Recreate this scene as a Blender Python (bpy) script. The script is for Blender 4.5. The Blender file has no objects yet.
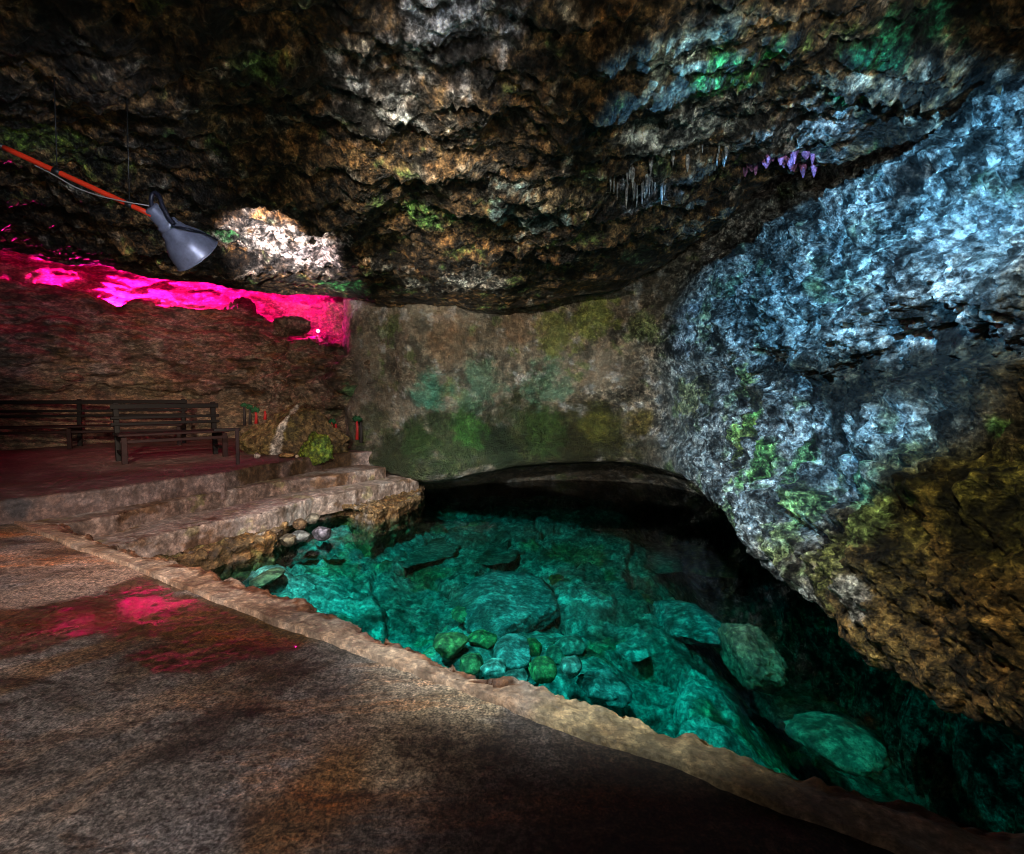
import bpy, bmesh, math, random
import numpy as np
from mathutils import Vector, Matrix

random.seed(7)
RNG = np.random.default_rng(11)
SC = bpy.context.scene
COL = SC.collection

# ------------------------------------------------------------------ camera
EYE = np.array([0.0, 0.0, 1.3])
FPX = 520.0
PITCH = math.atan(32.0 / FPX)
FWD = np.array([0, math.cos(PITCH), -math.sin(PITCH)])
UP = np.array([0, math.sin(PITCH), math.cos(PITCH)])
RIGHT = np.array([1.0, 0, 0])


def ray(px, py):
    return FWD + (px - 512) / FPX * RIGHT - (py - 427) / FPX * UP


def on_z(px, py, z):
    d = ray(px, py)
    return EYE + d * ((z - EYE[2]) / d[2])


def on_y(px, py, y):
    d = ray(px, py)
    return EYE + d * (y / d[1])


cam_d = bpy.data.cameras.new('camera')
cam_d.sensor_width = 36
cam_d.lens = FPX / 1024 * 36
cam_d.clip_start = 0.05
cam = bpy.data.objects.new('camera', cam_d)
COL.objects.link(cam)
cam.location = EYE
cam.rotation_euler = (math.pi / 2 - PITCH, 0, 0)
SC.camera = cam

# ------------------------------------------------------------------ noise
_perm = RNG.permutation(256)
PERM = np.concatenate([_perm, _perm, _perm]).astype(np.int64)
_g = RNG.normal(size=(256, 3))
GRAD = _g / np.linalg.norm(_g, axis=1)[:, None]


def perlin(P):
    I = np.floor(P).astype(np.int64)
    F = P - I
    I &= 255
    U = F * F * F * (F * (F * 6 - 15) + 10)
    out = 0
    for dx in (0, 1):
        wx = U[:, 0] if dx else 1 - U[:, 0]
        a = PERM[(I[:, 0] + dx) & 255]
        for dy in (0, 1):
            wy = U[:, 1] if dy else 1 - U[:, 1]
            b = PERM[a + ((I[:, 1] + dy) & 255)]
            for dz in (0, 1):
                wz = U[:, 2] if dz else 1 - U[:, 2]
                h = PERM[b + ((I[:, 2] + dz) & 255)]
                g = GRAD[h]
                d = (g[:, 0] * (F[:, 0] - dx) + g[:, 1] * (F[:, 1] - dy) + g[:, 2] * (F[:, 2] - dz))
                out = out + wx * wy * wz * d
    return out


def fbm(P, octs=4, gain=0.5, lac=2.03):
    a, s, o = 1.0, 0, 0
    for k in range(octs):
        s = s + a * perlin(P + 17.3 * k)
        P = P * lac
        a *= gain
    return s


def billow(P, octs=4, gain=0.5):
    a, s = 1.0, 0
    for k in range(octs):
        s = s + a * (np.abs(perlin(P + 9.1 * k)) * 2 - 0.45)
        P = P * 2.03
        a *= gain
    return s


def ridged(P, octs=4, gain=0.5):
    return -billow(P, octs, gain)


def sstep(a, b, x):
    t = np.clip((x - a) / (b - a), 0, 1)
    return t * t * (3 - 2 * t)


# ------------------------------------------------------------------ lofts
def cr(ctrl, n, warp=None):
    """Catmull-Rom along axis 0 to n samples."""
    ctrl = np.asarray(ctrl, float)
    m = len(ctrl)
    t = np.linspace(0, m - 1, n) if warp is None else np.asarray(warp)
    i = np.clip(np.floor(t).astype(int), 0, m - 2)
    f = (t - i).reshape((-1,) + (1,) * (ctrl.ndim - 1))
    p0 = ctrl[np.clip(i - 1, 0, m - 1)]
    p1 = ctrl[i]
    p2 = ctrl[i + 1]
    p3 = ctrl[np.clip(i + 2, 0, m - 1)]
    return 0.5 * (2 * p1 + (p2 - p0) * f + (2 * p0 - 5 * p1 + 4 * p2 - p3) * f ** 2 + (3 * p1 - p0 - 3 * p2 + p3) * f ** 3)


def lerp_path(ctrl, n):
    """polyline resampled evenly by length"""
    ctrl = np.asarray(ctrl, float)
    d = np.concatenate([[0], np.cumsum(np.linalg.norm(np.diff(ctrl, axis=0), axis=1))])
    t = np.linspace(0, d[-1], n)
    return np.stack([np.interp(t, d, ctrl[:, k]) for k in range(ctrl.shape[1])], 1)


def even(ctrl_rows, n, wanted):
    """sample positions along axis 0 with a density proportional to wanted (one weight per span)"""
    w = np.concatenate([[0], np.cumsum(wanted)])
    t = np.linspace(0, w[-1], n)
    return np.interp(t, w, np.arange(len(w)))


def grid_normals(G):
    du = np.gradient(G, axis=0)
    dv = np.gradient(G, axis=1)
    n = np.cross(du, dv)
    return n / np.maximum(np.linalg.norm(n, axis=2, keepdims=True), 1e-9)


def face_to(G, N, ref):
    s = np.sign(np.sum(N * (np.asarray(ref) - G), axis=2, keepdims=True))
    s = 1.0 if np.median(s) >= 0 else -1.0
    return N * s


def grid_faces(nu, nv):
    idx = np.arange(nu * nv).reshape(nu, nv)
    return np.stack([idx[:-1, :-1], idx[1:, :-1], idx[1:, 1:], idx[:-1, 1:]], -1).reshape(-1, 4)


def make_mesh(name, V, F, mat, cols=None, wet=None, parent=None, smooth=True):
    V = np.asarray(V, np.float32).reshape(-1, 3)
    F = np.asarray(F, np.int32)
    me = bpy.data.meshes.new(name)
    me.vertices.add(len(V))
    me.vertices.foreach_set('co', V.ravel())
    k = F.shape[1]
    me.loops.add(F.size)
    me.loops.foreach_set('vertex_index', F.ravel())
    me.polygons.add(len(F))
    me.polygons.foreach_set('loop_start', np.arange(0, F.size, k, dtype=np.int32))
    me.polygons.foreach_set('use_smooth', np.full(len(F), smooth))
    me.update(calc_edges=True)
    if cols is not None:
        a = me.attributes.new('tint', 'FLOAT_COLOR', 'POINT')
        c = np.ones((len(V), 4), np.float32)
        c[:, :3] = cols
        if wet is not None:
            c[:, 3] = wet
        a.data.foreach_set('color', c.ravel())
    if mat:
        me.materials.append(mat)
    o = bpy.data.objects.new(name, me)
    COL.objects.link(o)
    if parent is not None:
        o.parent = parent
    return o


def tag(o, label=None, cat=None, group=None, kind=None):
    if label:
        o['label'] = label
    if cat:
        o['category'] = cat
    if group:
        o['group'] = group
    if kind:
        o['kind'] = kind
    return o


def empty(name, loc, rz=0.0):
    o = bpy.data.objects.new(name, None)
    COL.objects.link(o)
    o.empty_display_size = 0.1
    o.location = loc
    o.rotation_euler = (0, 0, rz)
    return o


def px_of(V):
    """where world points fall in the photograph's frame: used only to find a spot on the rock"""
    D = V - EYE
    z = D @ FWD
    z = np.where(z > 0.05, z, 1e9)
    return np.stack([512 + FPX * (D @ RIGHT) / z, 427 - FPX * (D @ UP) / z], 1), z


class Paint:
    """Mineral and moss colour of a rock surface: soft-edged 3D patches broken up by noise."""

    def __init__(self, V, base, seed=0.0):
        self.V = V
        self.C = np.tile(np.asarray(base, float), (len(V), 1))
        self.seed = seed
        self.pix, self.z = px_of(V)
        self.W = np.ones(len(V))

    def spot(self, px, py):
        d = np.hypot(self.pix[:, 0] - px, self.pix[:, 1] - py) + np.where(self.z > 1e8, 1e9, 0) + self.z * 0.3
        return self.V[np.argmin(d)]

    def mask(self, px, py, r, sq=(1, 1, 1), freq=2.5, rough=0.8, stretch=(1, 1, 1), hard=0.35):
        c = self.spot(px, py)
        d = np.linalg.norm((self.V - c) / (np.asarray(sq) * r), axis=1)
        sel = d < 2.2
        m = np.zeros(len(self.V))
        P = self.V[sel] * np.asarray(stretch)
        n = fbm(P * freq + 31.7 + self.seed + px * 0.13, 5, 0.65)
        x = 1 - d[sel] + rough * n
        m[sel] = sstep(-hard, hard, x - 0.15) * sstep(1.9, 1.2, d[sel])
        return m

    def blob(self, px, py, r, col, s=1.0, **k):
        m = (self.mask(px, py, r, **k) * s)[:, None]
        self.C = self.C * (1 - m) + np.asarray(col, float) * m

    def all(self, col, s=1.0, freq=1.0, lo=0.0, hi=0.3, stretch=(1, 1, 1), octs=5, off=0.0):
        n = fbm(self.V * np.asarray(stretch) * freq + 5.5 + off + self.seed, octs, 0.6)
        m = (sstep(lo, hi, n) * s)[:, None]
        self.C = self.C * (1 - m) + np.asarray(col, float) * m


# ------------------------------------------------------------------ materials
def nodes_of(name):
    m = bpy.data.materials.new(name)
    m.use_nodes = True
    nt = m.node_tree
    b = nt.nodes['Principled BSDF']
    return m, nt, b


def N(nt, t, **kw):
    n = nt.nodes.new(t)
    for k, v in kw.items():
        setattr(n, k, v)
    return n


def ramp(nt, src, stops):
    r = N(nt, 'ShaderNodeValToRGB')
    e = r.color_ramp.elements
    while len(e) < len(stops):
        e.new(0.5)
    for el, (p, c) in zip(e, stops):
        el.position = p
        el.color = (*c, 1) if len(c) == 3 else c
    nt.links.new(src, r.inputs[0])
    return r.outputs[0]


def mixc(nt, mode, fac, a, b):
    m = N(nt, 'ShaderNodeMix', data_type='RGBA', blend_type=mode)
    for s, v in ((m.inputs[0], fac), (m.inputs[6], a), (m.inputs[7], b)):
        if isinstance(v, (int, float)):
            s.default_value = v
        elif isinstance(v, tuple):
            s.default_value = (*v, 1)
        else:
            nt.links.new(v, s)
    return m.outputs[2]


def noise(nt, vec, scale, detail=6, rough=0.6, dist=0.0):
    n = N(nt, 'ShaderNodeTexNoise')
    n.inputs['Scale'].default_value = scale
    n.inputs['Detail'].default_value = detail
    n.inputs['Roughness'].default_value = rough
    n.inputs['Distortion'].default_value = dist
    if vec is not None:
        nt.links.new(vec, n.inputs['Vector'])
    return n.outputs[0]


def rock_mat(name, fine=22.0, dark=0.18, speck=0.35, rough=(0.35, 0.75), bump=0.6, bdist=0.05, spec=0.5, stretch=(1, 1, 1), base=None, tintnoise=0.25, hi=1.7, lowb=0.36, mono=False):
    m, nt, b = nodes_of(name)
    tc = N(nt, 'ShaderNodeTexCoord')
    mp = N(nt, 'ShaderNodeMapping')
    mp.inputs['Scale'].default_value = stretch
    nt.links.new(tc.outputs['Object'], mp.inputs[0])
    v = mp.outputs[0]
    if base is None:
        at = N(nt, 'ShaderNodeAttribute', attribute_name='tint')
        col = at.outputs['Color']
    else:
        rgb = N(nt, 'ShaderNodeRGB')
        rgb.outputs[0].default_value = (*base, 1)
        col = rgb.outputs[0]
    big = noise(nt, v, 2.6, 9, 0.65, 0.1)
    mid = noise(nt, v, fine * 0.4, 9, 0.72, 0.1)
    fin = noise(nt, v, fine, 6, 0.7)
    d1 = ramp(nt, big, [(lowb, (dark, dark * 0.9, dark * 0.8)), (lowb + 0.18, (1, 1, 1))])
    pit = at.outputs['Alpha'] if base is None else 1.0
    if mono:
        pit = 1.0
    col = mixc(nt, 'MULTIPLY', pit, col, d1)
    d2 = ramp(nt, mid, [(0.42, (dark, dark, dark)), (0.50, (0.7, 0.7, 0.7)), (0.60, (hi, hi * 0.97, hi * 0.92))])
    col = mixc(nt, 'MULTIPLY', pit, col, d2)
    vo = N(nt, 'ShaderNodeTexVoronoi', feature='F1')
    vo.inputs['Scale'].default_value = fine * 1.5
    nt.links.new(v, vo.inputs['Vector'])
    sp = ramp(nt, fin, [(0.38, (max(dark, 0.3),) * 3), (0.48, (0.85, 0.85, 0.85)), (0.56, (1, 1, 1)), (0.64, (1 + speck * 9, 1 + speck * 9, 1 + speck * 8.5))])
    col = mixc(nt, 'MULTIPLY', pit, col, sp)
    hue = noise(nt, v, 7.0, 4, 0.6)
    hr = ramp(nt, hue, [(0.3, (1.25, 0.95, 0.75)), (0.5, (1, 1, 1)), (0.7, (0.8, 1.02, 1.1))])
    col = mixc(nt, 'MULTIPLY', tintnoise * 2, col, hr)
    nt.links.new(col, b.inputs['Base Color'])
    rr = N(nt, 'ShaderNodeMapRange')
    rr.inputs['From Min'].default_value = 0.35
    rr.inputs['From Max'].default_value = 0.65
    rr.inputs['To Min'].default_value = rough[0]
    rr.inputs['To Max'].default_value = rough[1]
    nt.links.new(mid, rr.inputs[0])
    nt.links.new(rr.outputs[0], b.inputs['Roughness'])
    b.inputs['Specular IOR Level'].default_value = spec
    add = N(nt, 'ShaderNodeMath', operation='ADD')
    mul = N(nt, 'ShaderNodeMath', operation='MULTIPLY')
    mul.inputs[1].default_value = 0.5
    nt.links.new(fin, mul.inputs[0])
    nt.links.new(mid, add.inputs[0])
    nt.links.new(mul.outputs[0], add.inputs[1])
    ad2 = N(nt, 'ShaderNodeMath', operation='SUBTRACT')
    mu2 = N(nt, 'ShaderNodeMath', operation='MULTIPLY')
    mu2.inputs[1].default_value = 0.35
    nt.links.new(vo.outputs['Distance'], mu2.inputs[0])
    nt.links.new(add.outputs[0], ad2.inputs[0])
    nt.links.new(mu2.outputs[0], ad2.inputs[1])
    bp = N(nt, 'ShaderNodeBump')
    bp.inputs['Strength'].default_value = bump
    bp.inputs['Distance'].default_value = bdist
    nt.links.new(ad2.outputs[0], bp.inputs['Height'])
    nt.links.new(bp.outputs[0], b.inputs['Normal'])
    return m


def plain_mat(name, col, rough=0.5, metal=0.0, spec=0.5, var=0.35, scale=12.0, bump=0.1):
    m, nt, b = nodes_of(name)
    tc = N(nt, 'ShaderNodeTexCoord')
    n = noise(nt, tc.outputs['Object'], scale, 6, 0.65)
    c0 = tuple(x * (1 - var) for x in col)
    c1 = tuple(min(1, x * (1 + var)) for x in col)
    nt.links.new(ramp(nt, n, [(0.3, c0), (0.7, c1)]), b.inputs['Base Color'])
    b.inputs['Roughness'].default_value = rough
    b.inputs['Metallic'].default_value = metal
    b.inputs['Specular IOR Level'].default_value = spec
    bp = N(nt, 'ShaderNodeBump')
    bp.inputs['Strength'].default_value = bump
    bp.inputs['Distance'].default_value = 0.01
    nt.links.new(n, bp.inputs['Height'])
    nt.links.new(bp.outputs[0], b.inputs['Normal'])
    return m


M = {}
M['ceiling'] = rock_mat('cave_ceiling_rock', fine=26, dark=0.07, speck=0.14, bump=1.0, bdist=0.07, rough=(0.35, 0.8), hi=2.6, lowb=0.41)
M['wall'] = rock_mat('cave_wall_rock', fine=28, dark=0.42, speck=0.05, bump=0.7, bdist=0.035, rough=(0.5, 0.85), lowb=0.30, stretch=(0.7, 0.7, 1.5), hi=1.6)
M['right'] = rock_mat('pitted_limestone', fine=24, dark=0.05, speck=0.16, bump=1.0, bdist=0.07, rough=(0.45, 0.85), spec=0.3, hi=2.5, lowb=0.40)
M['step'] = rock_mat('worn_concrete', hi=1.25, fine=26, dark=0.6, speck=0.04, bump=0.4, bdist=0.02, rough=(0.45, 0.85), tintnoise=0.12)
M['kerb'] = rock_mat('kerb_concrete', hi=1.3, fine=34, dark=0.55, speck=0.04, bump=0.5, bdist=0.02, rough=(0.45, 0.85), tintnoise=0.12)
M['bed'] = rock_mat('pool_bed_limestone', hi=1.5, fine=20, dark=0.42, speck=0.06, bump=0.5, bdist=0.05, rough=(0.7, 0.9), spec=0.2, tintnoise=0.1)
M['stone'] = rock_mat('loose_stone', hi=1.5, fine=24, dark=0.40, speck=0.06, bump=0.5, bdist=0.03, rough=(0.6, 0.9), spec=0.3, tintnoise=0.12)


def floor_mat():
    m, nt, b = nodes_of('stained_floor_concrete')
    tc = N(nt, 'ShaderNodeTexCoord')
    at = N(nt, 'ShaderNodeAttribute', attribute_name='tint')
    mp = N(nt, 'ShaderNodeMapping')
    mp.inputs['Rotation'].default_value = (0, 0, math.radians(-58))
    mp.inputs['Scale'].default_value = (0.55, 1.6, 1)
    nt.links.new(tc.outputs['Object'], mp.inputs[0])
    a = noise(nt, mp.outputs[0], 2.2, 10, 0.72, 0.2)
    f = noise(nt, tc.outputs['Object'], 30, 9, 0.78)
    col = mixc(nt, 'MULTIPLY', 1.0, at.outputs['Color'], ramp(nt, a, [(0.34, (0.35, 0.30, 0.27)), (0.5, (0.95, 0.95, 0.95)), (0.66, (1.5, 1.5, 1.55))]))
    col = mixc(nt, 'MULTIPLY', 1.0, col, ramp(nt, f, [(0.38, (0.25, 0.22, 0.2)), (0.5, (1, 1, 1)), (0.61, (2.0, 1.9, 1.8))]))
    gr = noise(nt, tc.outputs['Object'], 95, 3, 0.6)
    col = mixc(nt, 'MULTIPLY', 1.0, col, ramp(nt, gr, [(0.38, (0.45, 0.43, 0.42)), (0.5, (1, 1, 1)), (0.62, (1.7, 1.65, 1.6))]))
    st = noise(nt, mp.outputs[0], 1.1, 10, 0.74, 0.3)
    dry = N(nt, 'ShaderNodeMath', operation='SUBTRACT')
    dry.inputs[0].default_value = 1.0
    nt.links.new(at.outputs['Alpha'], dry.inputs[1])
    stm = ramp(nt, st, [(0.53, (0, 0, 0)), (0.66, (1, 1, 1))])
    col = mixc(nt, 'MULTIPLY', stm, col, (1.5, 0.78, 0.30))
    st2 = noise(nt, mp.outputs[0], 2.3, 10, 0.74, 0.3)
    col = mixc(nt, 'MULTIPLY', ramp(nt, st2, [(0.56, (0, 0, 0)), (0.64, (1, 1, 1))]), col, (0.30, 0.24, 0.22))
    st3 = noise(nt, mp.outputs[0], 1.7, 10, 0.7, 0.3)
    col = mixc(nt, 'MULTIPLY', ramp(nt, st3, [(0.58, (0, 0, 0)), (0.68, (1, 1, 1))]), col, (1.35, 1.5, 1.75))
    nt.links.new(col, b.inputs['Base Color'])
    # wetness in the alpha channel
    rr = N(nt, 'ShaderNodeMapRange')
    rr.inputs['To Min'].default_value = 0.62
    rr.inputs['To Max'].default_value = 0.09
    nt.links.new(at.outputs['Alpha'], rr.inputs[0])
    nt.links.new(rr.outputs[0], b.inputs['Roughness'])
    bs = N(nt, 'ShaderNodeMapRange')
    bs.inputs['To Min'].default_value = 0.8
    bs.inputs['To Max'].default_value = 0.03
    nt.links.new(at.outputs['Alpha'], b.inputs['Coat Weight'])
    b.inputs['Coat Roughness'].default_value = 0.06
    nt.links.new(at.outputs['Alpha'], bs.inputs[0])
    bp = N(nt, 'ShaderNodeBump')
    bp.inputs['Distance'].default_value = 0.018
    nt.links.new(bs.outputs[0], bp.inputs['Strength'])
    nt.links.new(f, bp.inputs['Height'])
    nt.links.new(bp.outputs[0], b.inputs['Normal'])
    return m


M['floor'] = floor_mat()


def water_mat():
    m = bpy.data.materials.new('clear_pool_water')
    m.use_nodes = True
    nt = m.node_tree
    nt.nodes.clear()
    out = N(nt, 'ShaderNodeOutputMaterial')
    tr = N(nt, 'ShaderNodeBsdfTransparent')
    gl = N(nt, 'ShaderNodeBsdfGlossy')
    gl.inputs['Roughness'].default_value = 0.02
    fr = N(nt, 'ShaderNodeFresnel')
    fr.inputs['IOR'].default_value = 1.15
    tc = N(nt, 'ShaderNodeTexCoord')
    n = noise(nt, tc.outputs['Object'], 5.0, 3, 0.5)
    bp = N(nt, 'ShaderNodeBump')
    bp.inputs['Strength'].default_value = 0.06
    bp.inputs['Distance'].default_value = 0.05
    nt.links.new(n, bp.inputs['Height'])
    nt.links.new(bp.outputs[0], gl.inputs['Normal'])
    nt.links.new(bp.outputs[0], fr.inputs['Normal'])
    mx = N(nt, 'ShaderNodeMixShader')
    nt.links.new(fr.outputs[0], mx.inputs[0])
    nt.links.new(tr.outputs[0], mx.inputs[1])
    nt.links.new(gl.outputs[0], mx.inputs[2])
    nt.links.new(mx.outputs[0], out.inputs['Surface'])
    va = N(nt, 'ShaderNodeVolumeAbsorption')
    va.inputs['Color'].default_value = (0.0, 0.86, 0.835, 1)
    va.inputs['Density'].default_value = 2.2
    nt.links.new(va.outputs[0], out.inputs['Volume'])
    return m


M['water'] = water_mat()
M['darkwood'] = plain_mat('dark_painted_wood', (0.005, 0.003, 0.003), 0.6, spec=0.25, var=0.5, scale=9)
M['redwood'] = plain_mat('dark_red_wood', (0.022, 0.008, 0.008), 0.6, spec=0.25, var=0.5, scale=9)
M['galv'] = plain_mat('dull_galvanised_metal', (0.17, 0.19, 0.28), 0.40, metal=0.35, var=0.3, scale=16, bump=0.08)
M['galvin'] = plain_mat('white_reflector_enamel', (0.75, 0.75, 0.75), 0.5, var=0.1)
M['strap'] = plain_mat('dark_bracket_steel', (0.02, 0.022, 0.04), 0.4, metal=0.4)
M['conduit'] = plain_mat('red_orange_conduit_plastic', (0.72, 0.035, 0.008), 0.5, var=0.12, scale=20, bump=0.02)
M['black'] = plain_mat('black_tape', (0.008, 0.008, 0.009), 0.5)
M['white'] = plain_mat('white_wire_plastic', (0.28, 0.26, 0.25), 0.5, var=0.1)
M['leaf'] = plain_mat('painted_green_foliage', (0.02, 0.085, 0.035), 0.8, var=0.6, scale=25, bump=0.6, spec=0.2)
M['redtrunk'] = plain_mat('red_painted_trunk', (0.42, 0.015, 0.015), 0.6, var=0.3)
M['darktrunk'] = plain_mat('dark_trunk', (0.02, 0.014, 0.014), 0.7)


def emit_mat(name, col, s):
    m = bpy.data.materials.new(name)
    m.use_nodes = True
    nt = m.node_tree
    nt.nodes.clear()
    o = N(nt, 'ShaderNodeOutputMaterial')
    e = N(nt, 'ShaderNodeEmission')
    e.inputs[0].default_value = (*col, 1)
    e.inputs[1].default_value = s
    nt.links.new(e.outputs[0], o.inputs[0])
    return m


M['bulb'] = emit_mat('lit_bulb_glass', (0.85, 0.93, 1.0), 30)
M['led'] = emit_mat('lit_magenta_lens', (1.0, 0.25, 0.9), 60)

REF = np.array([0.0, 4.5, 1.5])
WATER_Z = -0.60


def jag(P, amp, freq):
    """rough up a polyline horizontally"""
    P = np.asarray(P, float)
    P = P.copy()
    P[:, 0] += amp * fbm(P * freq + 3.3, 4, 0.6)
    P[:, 1] += amp * fbm(P * freq + 47.1, 4, 0.6)
    return P


# ------------------------------------------------------------------ ceiling
def build_ceiling():
    lip = [(-420, 170, 8.2), (-180, 215, 8.8), (-60, 236, 9.2), (0, 244, 9.4), (60, 260, 9.6), (110, 267, 9.7), (160, 279, 9.7), (210, 283, 9.6),
           (250, 291, 9.5), (295, 294, 9.4), (335, 298, 9.3), (400, 303, 9.3), (480, 309, 9.3), (560, 301, 9.3), (620, 284, 9.0), (670, 258, 8.4),
           (715, 228, 7.6), (760, 188, 6.6), (830, 166, 5.6), (920, 136, 4.5), (1024, 88, 3.5), (1250, 0, 2.6), (1600, -100, 1.7)]
    L = np.array([on_y(*p) for p in lip])
    n = len(L)
    front = np.stack([np.linspace(-11.5, 4.6, n), np.full(n, -3.0), np.full(n, 3.9)], 1)
    rows = []
    rec = sstep(10.5, 9.0, np.arange(n))                        # over the alcove the roof climbs behind the lip
    rows.append(L + np.stack([0.2 * np.ones(n), 1.6 + 4.0 * rec, 1.4 + 0.6 * rec], 1))
    rows.append(L + np.stack([0.1 * np.ones(n), 0.7 + 0.5 * rec, 0.75 + 0.3 * rec], 1))
    rows.append(L + np.array([0.02, 0.14, 0.16]))
    rows.append(L)
    zb = np.interp(np.linspace(-11.5, 4.6, n), [-11, -6, 0, 3, 5], [3.75, 3.75, 3.65, 3.6, 3.5])
    for s, w in ((0.05, 0.06), (0.16, 0.22), (0.32, 0.62), (0.50, 0.92), (0.70, 1.0)):
        Q = L * (1 - s) + front * s
        Q[:, 2] = L[:, 2] * (1 - w) + zb * w
        rows.append(Q)
    rows.append(front)
    R = np.array(rows)
    NU, NV = 400, 620
    G = cr(R, NU, even(R, NU, [30, 25, 14, 22, 55, 85, 85, 55, 25]))
    colw = [10, 14, 14, 20, 20, 20, 20, 20, 20, 20, 26, 34, 34, 30, 28, 30, 34, 40, 46, 50, 30, 14]
    G = np.swapaxes(cr(np.swapaxes(G, 0, 1), NV, even(None, NV, colw)), 0, 1)
    Nn = face_to(G, grid_normals(G), REF)
    P = G.reshape(-1, 3)
    D = 0.34 * fbm(P * np.array([0.55, 0.8, 0.6]) + 2.2, 3)
    st = fbm(P * np.array([0.5, 1.7, 2.2]) + 8.0, 4, 0.55)       # bedding running along the cave
    D += 0.30 * (np.abs(st) - 0.15)
    D += 0.14 * billow(P * np.array([1.8, 2.6, 2.6]) + 1.0, 4, 0.55)
    D += 0.05 * billow(P * 8.0, 3, 0.6)
    D += 0.018 * fbm(P * 28, 2)
    v = np.repeat(np.arange(NU), NV) / NU
    D *= np.interp(v, [0, 0.18, 0.24, 0.34, 1.0], [0.7, 0.35, 0.45, 1.0, 1.0])
    V = P + Nn.reshape(-1, 3) * D[:, None]
    p = Paint(V, (0.17, 0.105, 0.05), 1.0)
    p.all((0.06, 0.035, 0.016), 0.9, 0.7, -0.05, 0.25, (1, 2, 1))
    p.all((0.30, 0.15, 0.05), 0.7, 1.6, 0.12, 0.4, (1, 2, 1), off=40)
    p.all((0.42, 0.40, 0.36), 0.7, 2.6, 0.28, 0.5, (1, 1.5, 1), off=80)
    p.all((0.10, 0.22, 0.06), 0.7, 2.2, 0.32, 0.5, (1, 1.5, 1), off=120)
    white, grey, green, teal = (0.75, 0.66, 0.60), (0.40, 0.42, 0.46), (0.05, 0.34, 0.09), (0.02, 0.30, 0.14)
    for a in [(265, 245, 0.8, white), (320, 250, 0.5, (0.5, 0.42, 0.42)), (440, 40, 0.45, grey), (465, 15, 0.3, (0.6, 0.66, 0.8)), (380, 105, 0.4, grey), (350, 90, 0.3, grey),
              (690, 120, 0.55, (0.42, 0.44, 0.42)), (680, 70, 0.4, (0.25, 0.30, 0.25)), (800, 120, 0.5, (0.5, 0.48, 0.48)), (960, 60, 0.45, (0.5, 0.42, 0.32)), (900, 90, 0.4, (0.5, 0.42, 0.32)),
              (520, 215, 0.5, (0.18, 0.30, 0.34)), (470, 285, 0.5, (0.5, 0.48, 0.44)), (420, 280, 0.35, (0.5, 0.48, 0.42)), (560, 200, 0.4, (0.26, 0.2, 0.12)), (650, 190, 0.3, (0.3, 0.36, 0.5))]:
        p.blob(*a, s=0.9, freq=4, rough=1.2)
    for a in [(730, 75, 0.32, green), (885, 35, 0.24, teal), (905, 60, 0.2, green), (850, 95, 0.14, green), (350, 285, 0.35, green), (310, 270, 0.3, green),
              (395, 262, 0.25, green), (35, 130, 0.3, (0.12, 0.2, 0.03)), (100, 155, 0.25, (0.12, 0.2, 0.03)), (430, 215, 0.3, (0.1, 0.25, 0.06)), (930, 30, 0.2, teal), (640, 250, 0.3, (0.1, 0.18, 0.1)), (225, 232, 0.22, green)]:
        p.blob(*a, s=0.95, freq=5, rough=1.3)
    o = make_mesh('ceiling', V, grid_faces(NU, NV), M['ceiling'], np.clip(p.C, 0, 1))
    tag(o, 'rough brown overhanging rock roof of the cave with mossy and pale patches', 'cave ceiling', kind='structure')
    return o, p


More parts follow.
